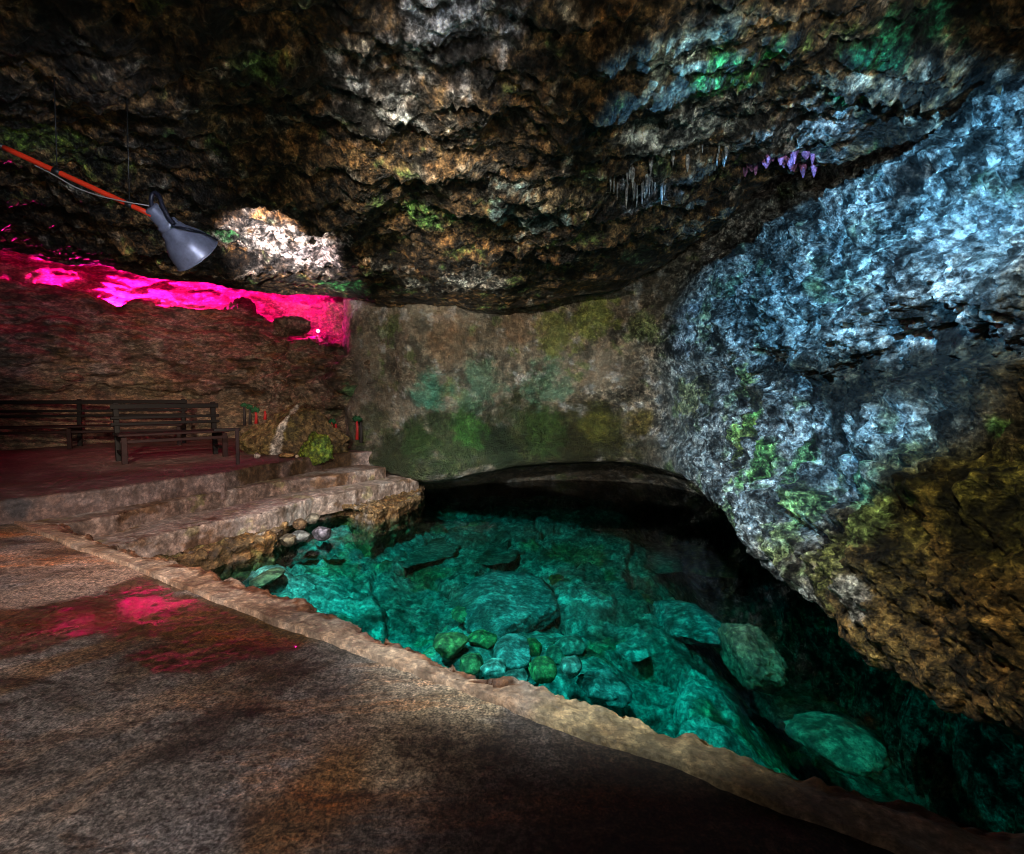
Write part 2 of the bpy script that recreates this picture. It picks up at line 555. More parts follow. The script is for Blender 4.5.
# ------------------------------------------------------------------ back and right wall, one rock face
def build_walls():
    cols = [((2.7, -2.5, -0.35), (1, 0)), ((2.65, 0.3, -0.35), (1, 0)), ((2.52, 1.6, -.35), (1, 0)),
            (on_z(1024, 740, -.36), (1, 0)), (on_z(940, 692, -.38), (1, 0)), (on_z(850, 640, -.40), (1, 0.0)),
            (on_z(790, 582, -.36), (1, 0.05)), (on_z(752, 545, -.32), (1, 0.1)), (on_z(725, 512, -.25), (0.95, 0.3)), (on_z(692, 481, -.08), (0.8, 0.6)),
            (on_z(640, 462, .06), (0.4, 0.9)), (on_z(560, 461, .04), (0, 1)), (on_z(500, 467, -.05), (0, 1)), (on_z(430, 479, -.18), (0, 1)),
            ((-2.35, 9.55, -.1), (0.05, 1)), ((-3.05, 9.9, 0), (0.25, 0.9)), ((-3.45, 10.9, 0), (1, 0.2)), ((-3.5, 12.5, 0), (1, 0)), ((-3.5, 14.5, 0), (1, 0))]
    n = len(cols)
    B = np.array([np.asarray(c[0], float) for c in cols])
    O = np.array([np.asarray((*c[1], 0), float) for c in cols])
    O /= np.linalg.norm(O, axis=1)[:, None]
    k = np.arange(n)
    rw = sstep(10.5, 8.0, k)                 # 1 on the right wall, 0 on the back wall
    cw = sstep(13.2, 15.0, k)                # 1 round the alcove corner
    def row(z, offr, offb, rel=False):
        off = offr * rw + offb * (1 - rw)
        off = off * (1 - cw)
        P = B + O * off[:, None]
        P[:, 2] = (B[:, 2] + z) if rel else z
        return P
    rows = [row(-3.2, 1.6, 1.5), row(-1.3, 1.5, 2.2), row(-0.30, 0.75, 1.0, True), row(-0.10, 0.18, 0.25, True), row(0, 0, 0, True),
            row(0.22, -0.03, -0.05, True), row(0.55, 0.05, 0.22, True), row(0.95, 0.18, 0.30, True), row(1.42, 0.55, 0.12), row(1.75, 0.42, 0.02), row(2.2, 0.32, -0.05), row(2.8, 0.55, -0.05),
            row(3.4, 1.0, 0.0), row(4.2, 1.6, 0.1), row(5.4, 2.0, 0.3)]
    # the lower bulge ends under the groove only near the camera; farther back the face is smoother
    R = np.array(rows)
    NU, NV = 430, 620
    G = cr(R, NU, even(R, NU, [6, 8, 14, 12, 18, 26, 30, 34, 34, 36, 46, 46, 36, 20]))
    colw = [8, 10, 22, 40, 46, 44, 40, 40, 40, 40, 44, 40, 40, 36, 30, 26, 16, 8]
    G = np.swapaxes(cr(np.swapaxes(G, 0, 1), NV, even(None, NV, colw)), 0, 1)
    U = np.tile(even(None, NV, colw), NU)
    Nn = face_to(G, grid_normals(G), REF)
    P = G.reshape(-1, 3)
    r = sstep(10.2, 8.0, U)
    D = 0.22 * fbm(P * 0.8 + 12.0, 3) * (0.35 + 0.65 * r)
    D += r * 0.22 * ridged(P * np.array([0.8, 0.55, 1.3]) + 4.4, 3, 0.5)
    D += r * (0.16 * billow(P * np.array([1.6, 1.6, 1.9]) + 3.0, 4, 0.55) + 0.10 * ridged(P * 4.0 + 7, 4, 0.6) + 0.04 * billow(P * 11, 3, 0.6))
    D += (1 - r) * (0.05 * billow(P * np.array([1.4, 1.4, 2.2]) + 3.0, 4, 0.5) + 0.022 * fbm(P * 6, 4, 0.6))
    D += 0.012 * fbm(P * 30, 2)
    lipd = np.abs(P[:, 2] - np.interp(U, k, B[:, 2]))
    D *= np.interp(lipd, [0, 0.4], [0.4, 1.0])
    V = P + Nn.reshape(-1, 3) * D[:, None]
    p = Paint(V, (0.30, 0.25, 0.19), 2.0)
    # right wall greyer, pitted
    g = r[:, None]
    p.C = p.C * (1 - g) + np.array((0.38, 0.40, 0.40)) * g
    p.all((0.09, 0.085, 0.07), 0.75, 2.4, 0.05, 0.3, off=20)
    p.all((0.55, 0.55, 0.55), 0.6, 3.0, 0.2, 0.45, off=60)
    p.all((0.16, 0.24, 0.07), 0.6, 1.8, 0.22, 0.45, off=90)
    moss, bright, brown, olive, pale, dk = (0.05, 0.16, 0.03), (0.16, 0.42, 0.08), (0.17, 0.10, 0.035), (0.13, 0.11, 0.025), (0.62, 0.60, 0.58), (0.035, 0.035, 0.03)
    for a in [(930, 620, 1.0, brown), (980, 560, 0.9, olive), (1010, 660, 0.8, brown), (880, 640, 0.5, olive), (960, 700, 0.6, brown), (1015, 500, 0.5, olive), (840, 610, 0.3, brown)]:
        p.blob(*a, s=0.95, freq=1.5, rough=0.5)
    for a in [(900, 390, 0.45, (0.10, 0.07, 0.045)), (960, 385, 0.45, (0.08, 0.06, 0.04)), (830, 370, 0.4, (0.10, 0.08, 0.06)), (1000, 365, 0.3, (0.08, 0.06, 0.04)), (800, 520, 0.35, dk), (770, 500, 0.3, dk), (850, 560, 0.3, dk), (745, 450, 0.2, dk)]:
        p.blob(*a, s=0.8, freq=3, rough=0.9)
    for a in [(745, 420, 0.28, bright), (760, 470, 0.3, bright), (800, 455, 0.25, (0.2, 0.45, 0.14)), (740, 380, 0.3, (0.3, 0.42, 0.12)), (730, 500, 0.3, (0.3, 0.42, 0.16)), (1000, 425, 0.07, (0.1, 0.3, 0.08)), (905, 490, 0.08, bright),
              (700, 330, 0.35, (0.34, 0.40, 0.2)), (595, 315, 0.45, (0.22, 0.26, 0.06)), (560, 330, 0.5, (0.22, 0.24, 0.07)), (640, 330, 0.35, (0.24, 0.3, 0.12)), (780, 560, 0.3, (0.25, 0.32, 0.12)), (735, 440, 0.4, (0.24, 0.32, 0.06)), (755, 520, 0.4, (0.26, 0.34, 0.10)), (800, 500, 0.3, (0.22, 0.34, 0.10)), (690, 400, 0.4, (0.26, 0.25, 0.10)), (820, 560, 0.3, (0.24, 0.26, 0.08)), (860, 520, 0.2, (0.2, 0.3, 0.1)), (800, 620, 0.3, (0.20, 0.16, 0.06)), (740, 280, 0.3, (0.25, 0.38, 0.25)), (860, 480, 0.2, (0.2, 0.4, 0.2))]:
        p.blob(*a, s=0.85, freq=4, rough=1.1)
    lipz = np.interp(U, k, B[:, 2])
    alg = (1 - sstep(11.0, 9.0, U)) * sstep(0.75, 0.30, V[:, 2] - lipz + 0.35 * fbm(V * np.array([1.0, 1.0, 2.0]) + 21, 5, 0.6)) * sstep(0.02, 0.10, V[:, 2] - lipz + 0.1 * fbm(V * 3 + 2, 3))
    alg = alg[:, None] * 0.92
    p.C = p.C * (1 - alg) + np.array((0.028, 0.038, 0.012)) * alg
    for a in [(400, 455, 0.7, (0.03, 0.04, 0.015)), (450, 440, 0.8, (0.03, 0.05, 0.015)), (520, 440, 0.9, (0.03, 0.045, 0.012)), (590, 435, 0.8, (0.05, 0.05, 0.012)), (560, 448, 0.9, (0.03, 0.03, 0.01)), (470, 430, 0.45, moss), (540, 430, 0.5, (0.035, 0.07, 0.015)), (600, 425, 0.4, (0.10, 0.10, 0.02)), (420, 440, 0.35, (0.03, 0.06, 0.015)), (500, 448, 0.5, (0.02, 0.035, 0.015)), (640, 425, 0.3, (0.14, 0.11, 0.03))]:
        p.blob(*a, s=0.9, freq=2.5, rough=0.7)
    for a in [(430, 390, 0.35, (0.08, 0.30, 0.2)), (480, 385, 0.5, (0.13, 0.26, 0.17)), (545, 385, 0.45, (0.13, 0.26, 0.17)), (450, 340, 0.5, (0.30, 0.2, 0.13)), (520, 325, 0.4, (0.30, 0.2, 0.13)), (360, 380, 0.5, (0.2, 0.17, 0.14)), (370, 420, 0.35, (0.1, 0.11, 0.06))]:
        p.blob(*a, s=0.75, freq=3, rough=0.8)
    for a in [(405, 312, 0.06, (0.8, 0.76, 0.7)), (408, 348, 0.07, (0.7, 0.66, 0.6)), (850, 600, 0.15, pale)]:
        p.blob(*a, s=0.95, freq=6, rough=0.6)
    for a in [(780, 300, 0.5, pale), (880, 260, 0.6, pale), (960, 240, 0.5, pale), (900, 330, 0.4, pale), (690, 330, 0.4, (0.4, 0.4, 0.45)), (960, 330, 0.4, pale), (820, 230, 0.4, pale)]:
        p.blob(*a, s=0.7, freq=4, rough=1.2)
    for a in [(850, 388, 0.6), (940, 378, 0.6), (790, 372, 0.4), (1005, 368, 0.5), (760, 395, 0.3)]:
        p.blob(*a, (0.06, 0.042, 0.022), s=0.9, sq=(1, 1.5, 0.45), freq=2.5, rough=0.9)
    for a in [(915, 185, 0.2), (690, 215, 0.3)]:
        p.blob(*a, (0.10, 0.035, 0.015), s=0.85, sq=(1, 1, 0.7), freq=4, rough=0.9)
    C = np.clip(p.C, 0, 1)
    F = grid_faces(NU, NV)
    js = int(np.searchsorted(even(None, NV, colw), 9.8))
    G3 = V.reshape(NU, NV, 3)
    C3 = C.reshape(NU, NV, 3)
    PT = np.clip(0.30 + 0.70 * sstep(11.0, 8.6, U + 1.2 * fbm(V * 1.2 + 3, 4, 0.6)) + 0.25 * fbm(V * 1.5 + 13, 4, 0.6), 0.25, 1).reshape(NU, NV)
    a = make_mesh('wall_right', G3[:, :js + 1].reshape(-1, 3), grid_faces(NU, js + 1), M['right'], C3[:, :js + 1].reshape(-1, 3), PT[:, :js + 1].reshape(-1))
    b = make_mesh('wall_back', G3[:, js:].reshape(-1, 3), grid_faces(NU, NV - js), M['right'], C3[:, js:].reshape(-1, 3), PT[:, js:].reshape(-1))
    tag(a, 'massive pitted grey limestone wall bulging over the pool on its right', 'cave wall', kind='structure')
    tag(b, 'smooth grey brown rock wall arching low over the far end of the pool', 'cave wall', kind='structure')
    return p


def build_alcove():
    cols = [((-17, 5.0), 3.9, (-.8, .6)), ((-13.0, 7.4), 3.75, (-.76, .65)), ((-11.2, 9.0), 3.66, (-.76, .65)), ((-10.2, 10.0), 3.56, (-.76, .65)), ((-9.3, 11.0), 3.44, (-.74, .67)),
            ((-8.4, 11.9), 3.37, (-.6, .8)), ((-7.3, 12.6), 3.42, (-.3, .95)), ((-6.4, 12.8), 3.45, (-.1, 1)), ((-5.5, 12.4), 2.95, (0, 1)), ((-4.75, 11.6), 2.6, (0, 1)), ((-4.1, 10.95), 2.45, (0, 1)), ((-3.4, 10.35), 2.42, (0, 1)), ((-2.6, 10.0), 2.42, (0, 1))]
    B = np.array([c[0] for c in cols], float)
    T = np.array([c[1] for c in cols], float)
    O = np.array([c[2] for c in cols], float)
    def row(z, off, rel=False):
        xy = B + O * off
        zz = T + z if rel else np.full(len(B), z)
        return np.column_stack([xy, zz])
    def fr(f, off):
        return np.column_stack([B + O * off, 0.2 + (T - 0.2) * f])
    rows = [row(-0.1, 0.0), fr(0.12, 0.0), fr(0.26, 0.0), fr(0.34, 0.12), fr(0.40, -0.12), fr(0.6, -0.3), fr(0.8, -0.3), fr(0.94, -0.12), row(0, 0, True), row(-0.10, 0.35, True), row(-0.28, 1.0, True), row(0.05, 1.65, True), row(0.8, 1.8, True), row(1.6, 1.9, True), row(2.6, 2.0, True)]
    R = np.array(rows)
    NU, NV = 260, 360
    G = cr(R, NU, even(R, NU, [12, 16, 14, 14, 22, 24, 22, 16, 14, 14, 14, 16, 14, 8]))
    colw = [8, 14, 20, 26, 30, 34, 30, 30, 30, 30, 30, 14]
    G = np.swapaxes(cr(np.swapaxes(G, 0, 1), NV, even(None, NV, colw)), 0, 1)
    Nn = face_to(G, grid_normals(G), REF)
    P = G.reshape(-1, 3)
    D = 0.30 * fbm(P * np.array([0.8, 0.8, 1.1]) + 5.0, 3) + 0.20 * billow(P * np.array([0.9, 0.9, 2.6]) + 2, 4, 0.55) + 0.035 * billow(P * 7, 3, 0.6) + 0.012 * fbm(P * 28, 2)
    zf = P[:, 2]
    D *= np.interp(zf, [0.0, 0.9, 1.4, 2.0, 6], [0.35, 0.45, 0.8, 1.0, 1.0])
    V = P + Nn.reshape(-1, 3) * D[:, None]
    p = Paint(V, (0.26, 0.19, 0.14), 3.0)
    p.all((0.08, 0.045, 0.03), 0.8, 1.0, 0.0, 0.3, (1, 1, 3))
    p.all((0.20, 0.10, 0.03), 0.6, 1.5, 0.15, 0.4, (1, 1, 3), off=30)
    p.all((0.42, 0.36, 0.32), 0.6, 2.4, 0.22, 0.45, (1, 1, 2), off=60)
    tan = (sstep(1.35, 1.20, V[:, 2] + 0.12 * fbm(V * 2, 3)) * 0.8)[:, None]
    p.C = p.C * (1 - tan) + np.array((0.40, 0.30, 0.19)) * (0.75 + 0.5 * fbm(V * 4 + 3, 4, 0.6))[:, None] * tan
    for a in [(60, 390, 0.8, (0.34, 0.25, 0.15)), (150, 388, 0.8, (0.34, 0.25, 0.15)), (30, 440, 0.7, (0.28, 0.2, 0.13)), (120, 430, 0.7, (0.28, 0.2, 0.13)), (270, 390, 0.5, (0.36, 0.28, 0.24)), (320, 390, 0.4, (0.34, 0.25, 0.2))]:
        p.blob(*a, s=0.7, freq=2.5, rough=0.6)
    for a in [(350, 395, 0.28, (0.05, 0.16, 0.06)), (335, 410, 0.25, (0.08, 0.11, 0.05)), (365, 405, 0.25, (0.05, 0.16, 0.07))]:
        p.blob(*a, s=0.8, freq=5, rough=1.0)
    o = make_mesh('wall_left', V, grid_faces(NU, NV), M['wall'], np.clip(p.C, 0, 1))
    tag(o, 'layered brown rock wall behind the benches with a deep lit cleft along its top', 'cave wall', kind='structure')
    return p


ceil_o, CEIL = build_ceiling()
WALLS = build_walls()
ALC = build_alcove()

def ALC_LEDGE(px, y):
    """a lamp's place on the hollow floor of the cleft, at this bearing from the eye"""
    c = on_y(px, 300, y)
    d = np.hypot(ALC.V[:, 0] - c[0], ALC.V[:, 1] - c[1]) + np.where((ALC.V[:, 2] > 4.0) | (ALC.V[:, 2] < 2.0), 99, 0)
    i = np.argmin(d)
    return np.array([c[0], c[1], ALC.V[i, 2] + 0.12])


# ------------------------------------------------------------------ ground levels
TERR_Z = 0.25
terr_edge = [(-9.4, -1.4), (-7.4, 1.7)] + [tuple(on_z(x, y, TERR_Z)[:2]) for x, y in ((0, 500), (26, 497), (103, 488), (180, 477), (224, 472), (246, 467), (285, 461), (318, 456), (350, 452))] + [(-2.5, 9.75)]


def strip_mesh(edge, z_top, z_bot, back, n, mat, base, name, edge_jag=0.03, paintf=None, parent=None, rough=0.02, nback=60, nr=16, undercut=0.0):
    """a slab seen from its front edge: rough riser below a worn nosing, tread running back"""
    E = lerp_path(np.array([(x, y, z_top) for x, y in edge]), n)
    E = jag(E, edge_jag, 2.2)
    bk = np.asarray(back, float)
    if bk.ndim == 1:
        bk = np.tile(bk, (n, 1))
    bl = np.linalg.norm(bk, axis=1, keepdims=True)
    out = -bk / bl
    rows = []
    for t in np.linspace(1, 0, nr):
        q = E.copy()
        q[:, 2] = z_top - 0.03 - t * (z_top - z_bot - 0.03)
        q[:, :2] += out * (0.02 - undercut * t)
        rows.append(q)
    q = E.copy(); q[:, :2] += out * 0.012; q[:, 2] = z_top - 0.012; rows.append(q)
    rows.append(E.copy())
    for t in (np.linspace(0.0, 1, nback)[1:] ** 1.4):
        q = E.copy()
        q[:, :2] += bk * t
        rows.append(q)
    G = np.array(rows)
    Nn = grid_normals(G)
    Nn = face_to(G, Nn, (0, 0, 5))
    P = G.reshape(-1, 3)
    D = rough * (1.2 * fbm(P * 2.0 + 4, 4, 0.6) + 0.8 * billow(P * 6 + 2, 3, 0.6) + 0.25 * fbm(P * 25, 2))
    V = P + Nn.reshape(-1, 3) * D[:, None]
    p = Paint(V, base, 4.0)
    if paintf:
        paintf(p)
    return make_mesh(name, V, grid_faces(*G.shape[:2]), mat, np.clip(p.C, 0, 1), parent=parent)


pinkc, ochre, greyc = (0.34, 0.235, 0.19), (0.17, 0.075, 0.02), (0.28, 0.25, 0.25)


def paint_terr(p):
    top = sstep(TERR_Z - 0.03, TERR_Z - 0.012, p.V[:, 2])[:, None] * 0.85
    p.C = p.C * (1 - top) + np.array((0.13, 0.065, 0.06)) * top
    p.all((0.14, 0.08, 0.06), 0.7, 1.0, 0.0, 0.3)
    p.all((0.36, 0.27, 0.24), 0.4, 2.2, 0.2, 0.45, off=20)
    for x, y in ((270, 470), (300, 466), (330, 462), (250, 474), (345, 458)):
        p.blob(x, y, 0.3, (0.10, 0.055, 0.022), s=0.95, freq=3, rough=0.6)
    for x, y in ((10, 485), (60, 480), (120, 473), (180, 466)):
        p.blob(x, y, 0.35, (0.11, 0.05, 0.03), s=0.7, freq=3, rough=0.8)
    p.blob(15, 508, 0.12, (0.08, 0.075, 0.08), s=0.9, freq=4)


terr = strip_mesh(terr_edge, TERR_Z, -0.12, (-5.2, 3.8), 420, M['step'], (0.30, 0.22, 0.20), 'floor_terrace', 0.02, paint_terr, rough=0.007, nback=150)
tag(terr, 'raised concrete terrace carrying the benches along the cave wall', 'terrace', kind='structure')

steps = empty('stone_steps', (-3.2, 7.0, -0.6))
tag(steps, 'worn concrete and rock steps going down from the bench terrace into the pool', 'steps')
bpy.context.view_layer.update()


def px_edge(pts, z):
    return [tuple(on_z(x, y, z)[:2]) for x, y in pts]


def paint_step(seed):
    def f(p):
        p.seed = seed
        p.all(ochre, 0.75, 1.3, 0.12, 0.35, (1, 1, 2))
        p.all((0.12, 0.08, 0.06), 0.6, 2.2, 0.22, 0.45, off=30)
        p.all((0.55, 0.48, 0.44), 0.6, 1.7, 0.15, 0.4, (1, 1, .6), off=60)
        p.all((0.36, 0.34, 0.10), 0.4, 2.5, 0.25, 0.45, off=90)
    return f


step_parts = []
e1 = px_edge([(40, 524.5), (66, 523.5), (90, 519), (113, 515), (144, 507), (180, 499), (219, 491), (260, 484), (300, 478.5), (334, 475), (385, 467)], 0.0)
step_parts.append(strip_mesh(e1, 0.0, -0.26, (-0.62, 0.38), 380, M['step'], pinkc, 'upper_step', 0.018, paint_step(1.0), rough=0.007))
e2 = px_edge([(92, 553), (120, 545), (160, 534), (209, 523), (264, 512), (313, 497.5), (355, 490), (358, 489), (417, 477)], -0.19)
step_parts.append(strip_mesh(e2, -0.19, -0.47, (-0.62, 0.38), 380, M['step'], (0.44, 0.33, 0.28), 'middle_step', 0.03, paint_step(5.0), rough=0.010))
e3 = px_edge([(130, 572), (179, 557), (215, 550), (276, 537), (280, 526), (292, 517), (318, 508), (345, 503), (356, 508), (372, 512), (414, 500), (424, 486)], -0.41)
step_parts.append(strip_mesh(e3, -0.41, -1.35, (-0.75, 0.46), 420, M['stone'], (0.21, 0.125, 0.055), 'rock_ledge', 0.09, paint_step(9.0), rough=0.06, nr=50, undercut=0.12))
for s in step_parts:
    s.parent = steps
    s.matrix_parent_inverse = steps.matrix_world.inverted()

# ------------------------------------------------------------------ kerb and floor
pool_px = [(65, 524), (88, 536), (123, 547), (158, 557), (182, 562), (212, 572), (247, 582), (275, 589), (305, 601), (340, 613), (375, 630), (416, 650), (433, 653), (456, 665), (505, 688), (523, 682),
           (565, 690), (586, 701), (642, 713), (663, 721), (700, 731), (717, 739), (767, 760), (831, 778), (880, 790), (919, 797), (973, 811), (1024, 824)]
flo_px = [(14, 521), (53, 536), (79, 547), (123, 561), (148, 571), (176, 582), (193, 589), (237, 605), (299, 627), (370, 653), (449, 681), (509, 702), (537, 715), (586, 733), (639, 749), (677, 760),
          (724, 783), (802, 811), (859, 829), (923, 853)]
KZ = 0.03
pe = np.array([on_z(x, y, KZ) for x, y in pool_px] + [(2.4, 1.25, KZ), (4.5, 0.05, KZ)])
fe = np.array([on_z(x, y, KZ) for x, y in flo_px] + [(2.2, 0.62, KZ), (4.2, -0.45, KZ)])
NK = 900
PE = lerp_path(pe, NK)
FE = lerp_path(fe, NK)
PE = jag(PE, 0.05, 3.5)
FE = jag(FE, 0.015, 3.0)
rows = []
for t in np.linspace(1, 0, 14):
    q = PE.copy(); q[:, 2] = KZ - 0.03 - 1.5 * t; q[:, :2] += np.array([0.49, 0.87]) * (-0.06 * min(1, t * 4)); rows.append(q)
for t in np.linspace(0, 1, 36):
    q = PE * (1 - t) + FE * t
    q[:, 2] = KZ - 0.035 * (1 - min(1, t / 0.12)) ** 2
    rows.append(q)
q = FE.copy(); q[:, :2] -= np.array([0.49, 0.87]) * 0.01; q[:, 2] = -0.05; rows.append(q)
G = np.array(rows)
Nn = face_to(G, grid_normals(G), (0, 0, 5))
P = G.reshape(-1, 3)
tk = np.repeat(np.concatenate([np.zeros(14), np.linspace(0, 1, 36), [1]]), NK)
D = 0.010 * fbm(P * 4, 4, 0.6) + 0.004 * fbm(P * 30, 3)
D += sstep(0.55, 0.1, tk) * (0.04 * billow(P * 4, 4, 0.6))
D *= 1 - sstep(0.85, 0.98, tk)
V = P + Nn.reshape(-1, 3) * D[:, None]
p = Paint(V, (0.58, 0.40, 0.28), 6.0)
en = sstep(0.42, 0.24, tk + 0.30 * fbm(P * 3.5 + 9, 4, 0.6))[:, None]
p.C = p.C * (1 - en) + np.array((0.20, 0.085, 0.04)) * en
p.all((0.15, 0.07, 0.03), 0.6, 2.5, 0.2, 0.4)
p.all((0.62, 0.50, 0.40), 0.6, 3.0, 0.15, 0.4, off=50)
p.all((0.36, 0.16, 0.10), 0.6, 1.2, 0.15, 0.4, off=70)
for a in [(700, 748, 0.5, (0.50, 0.36, 0.16)), (640, 735, 0.4, (0.52, 0.40, 0.22))]:
    p.blob(*a, s=0.7, freq=2)
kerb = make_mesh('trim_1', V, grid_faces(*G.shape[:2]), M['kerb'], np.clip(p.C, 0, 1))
tag(kerb, 'crumbling pale concrete kerb along the near edge of the pool', 'kerb', kind='structure')

# floor: rows run away from the kerb
FE0 = lerp_path(np.array([on_z(x, y, 0) for x, y in flo_px] + [(2.2, 0.62, 0), (4.6, -0.6, 0)]), 560)
FE0[:, :2] += np.array([0.49, 0.87]) * 0.07
back = np.array([-0.56, -0.83])
rows = []
ts = np.linspace(0, 1, 420) ** 1.35 * 9.5
ext = np.zeros((90, 3))
d0 = FE0[0] - FE0[0]
# extend to the left, under the terrace riser
left = np.stack([FE0[0] + np.array([-0.85, 0.45, 0]) * s for s in np.linspace(1.6, 0.02, 70)])
FE1 = np.concatenate([left, FE0])
for t in ts:
    q = FE1.copy(); q[:, :2] += back * t; rows.append(q)
G = np.array(rows)
P = G.reshape(-1, 3)
P[:, 2] = 0.0
Z = 0.014 * fbm(P * 0.9 + 3, 4) + 0.010 * fbm(P * 5, 4, 0.6) + 0.004 * fbm(P * 22, 3)
V = P.copy()
p = Paint(V, (0.155, 0.135, 0.12), 8.0)
rot = np.array([[0.56, 0.83, 0], [-0.83, 0.56, 0], [0, 0, 1]])
Q = (P @ rot.T) * np.array([0.45, 1.7, 1])
def fl(col, s, freq, lo, hi, off):
    n_ = fbm(Q * freq + off, 5, 0.6)
    m_ = (sstep(lo, hi, n_) * s)[:, None]
    p.C = p.C * (1 - m_) + np.array(col) * m_
fl((0.24, 0.22, 0.22), 0.7, 1.0, 0.1, 0.4, 3)
fl((0.17, 0.085, 0.03), 0.75, 0.8, 0.08, 0.35, 23)
fl((0.05, 0.035, 0.025), 0.8, 1.5, 0.25, 0.45, 53)
fl((0.28, 0.19, 0.13), 0.6, 1.3, 0.22, 0.4, 83)
for a in [(430, 725, 0.30, (0.34, 0.26, 0.16)), (400, 690, 0.35, (0.27, 0.21, 0.15)), (300, 810, 0.2, (0.20, 0.10, 0.03)), (335, 765, 0.14, (0.20, 0.10, 0.03)), (60, 555, 0.7, (0.34, 0.22, 0.17)), (30, 600, 0.5, (0.30, 0.21, 0.17)), (120, 570, 0.4, (0.36, 0.24, 0.18))]:
    p.blob(*a, s=0.75, freq=2.5, rough=0.7)
floor_shade = (0.035, 0.02, 0.012)  # unlit lower right of the floor, its shade painted into the colour
for a in [(560, 790, 0.5, floor_shade), (640, 830, 0.5, floor_shade), (720, 840, 0.5, floor_shade), (800, 850, 0.4, floor_shade), (500, 760, 0.3, (0.05, 0.032, 0.02)), (600, 770, 0.25, floor_shade), (540, 845, 0.4, floor_shade), (680, 800, 0.35, floor_shade), (620, 852, .6, floor_shade), (850, 848, .4, floor_shade)]:
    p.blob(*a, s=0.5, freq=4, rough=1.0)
for a in [(70, 530, 0.22, (0.16, 0.075, 0.03)), (60, 552, 0.3, (0.13, 0.06, 0.025)), (95, 545, 0.25, (0.13, 0.06, 0.025))]:
    p.blob(*a, s=0.7, freq=3, rough=0.8)
wet = np.zeros(len(V))
for a in [(20, 625, 0.5), (70, 615, 0.45), (110, 608, 0.45), (160, 612, 0.45), (205, 620, 0.42), (240, 632, 0.38), (270, 640, 0.25), (200, 648, 0.3), (150, 585, 0.3), (-40, 640, 0.5), (275, 628, 0.12)]:
    wet = np.maximum(wet, p.mask(*a, freq=4.0, rough=0.5, sq=(1.1, 0.8, 1), hard=0.15))
wc = wet[:, None] * 0.9
p.C = p.C * (1 - wc) + np.array((0.060, 0.028, 0.010)) * wc
moss = p.mask(230, 630, 0.6, freq=3, rough=0.8)[:, None] * 0.5
p.C = p.C * (1 - moss) + np.array((0.11, 0.06, 0.012)) * moss
wall_w = p.mask(108, 611, 0.42, freq=6, rough=0.6)
wetv = np.clip(wet * (0.22 + 0.78 * wall_w), 0, 1)
V[:, 2] = Z * (1 - 0.97 * wetv) - 0.004 * wet
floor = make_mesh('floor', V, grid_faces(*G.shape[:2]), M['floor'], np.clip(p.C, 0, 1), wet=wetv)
tag(floor, 'stained concrete cave floor beside the pool with a wet dark patch', 'floor', kind='structure')
FLOORP = p

# ------------------------------------------------------------------ pool bed and water
nx, ny = 420, 460
X, Y = np.meshgrid(np.linspace(-4.2, 5.2, nx), np.linspace(0.3, 15.5, ny), indexing='ij')
# shelf line: right of it the bed falls away under the rock wall
sl = (X - (1.15 + 0.06 * (Y - 3.0)))
deep = sstep(0.4, 2.2, sl) + sstep(11.0, 14.0, Y)
BZ = -1.30 - 0.10 * sstep(2, 5, Y) + 0.42 * sstep(7.0, 9.6, Y) - 1.3 * deep + 0.5 * sstep(-1.2, -3.0, X + 0.0 * Y)
P = np.stack([X, Y, 0 * X], -1).reshape(-1, 3)
cells = np.array([(i * 1.15 + RNG.uniform(-.45, .45), j * 1.15 + RNG.uniform(-.45, .45)) for i in range(-5, 6) for j in range(0, 15)])
ch = RNG.uniform(-0.10, 0.10, len(cells)); ct = RNG.uniform(-0.09, 0.09, (len(cells), 2)); cb = RNG.uniform(0.55, 1.15, len(cells))
Pw = P[:, :2] + 0.28 * np.stack([fbm(P * 1.3 + 5, 4, 0.6), fbm(P * 1.3 + 55, 4, 0.6)], 1)
f1 = np.full(len(P), 9.0); f2 = f1.copy(); ci = np.zeros(len(P), int)
for q, c in enumerate(cells):
    d = np.hypot(Pw[:, 0] - c[0], Pw[:, 1] - c[1])
    near = d < f1
    f2 = np.where(near, f1, np.minimum(f2, d)); f1 = np.where(near, d, f1); ci[near] = q
crack = sstep(0.10, 0.0, f2 - f1)
slab = ch[ci] + np.sum(ct[ci] * (Pw - cells[ci]), 1) - 0.10 * crack
plate = fbm(P * np.array([0.7, 0.9, 1]) + 3.1, 2)
BZ = BZ.ravel() + slab + 0.05 * np.tanh(plate * 9) + 0.10 * fbm(P * 1.6 + 2, 4, 0.55) + 0.05 * billow(P * 4.5, 4, 0.6) + 0.012 * fbm(P * 18, 3)
for hx, hy, hr, hz in ((512, 655, 0.7, -1.22), (455, 648, 0.4, -1.15), (565, 660, 0.5, -1.24), (268, 577, 0.22, -0.88)):   # heaped rubble carries the stones by the kerb
    hc = on_z(hx, hy, hz)
    hw = sstep(1.5, 0.6, np.hypot(P[:, 0] - hc[0], P[:, 1] - hc[1]) / hr)
    BZ = np.maximum(BZ, BZ * (1 - hw) + (hz + 0.3 * (BZ + 1.3)) * hw)
V = P.copy(); V[:, 2] = BZ


def bed_z(x, y):
    i = np.argmin((P[:, 0] - x) ** 2 + (P[:, 1] - y) ** 2)
    return BZ[i]


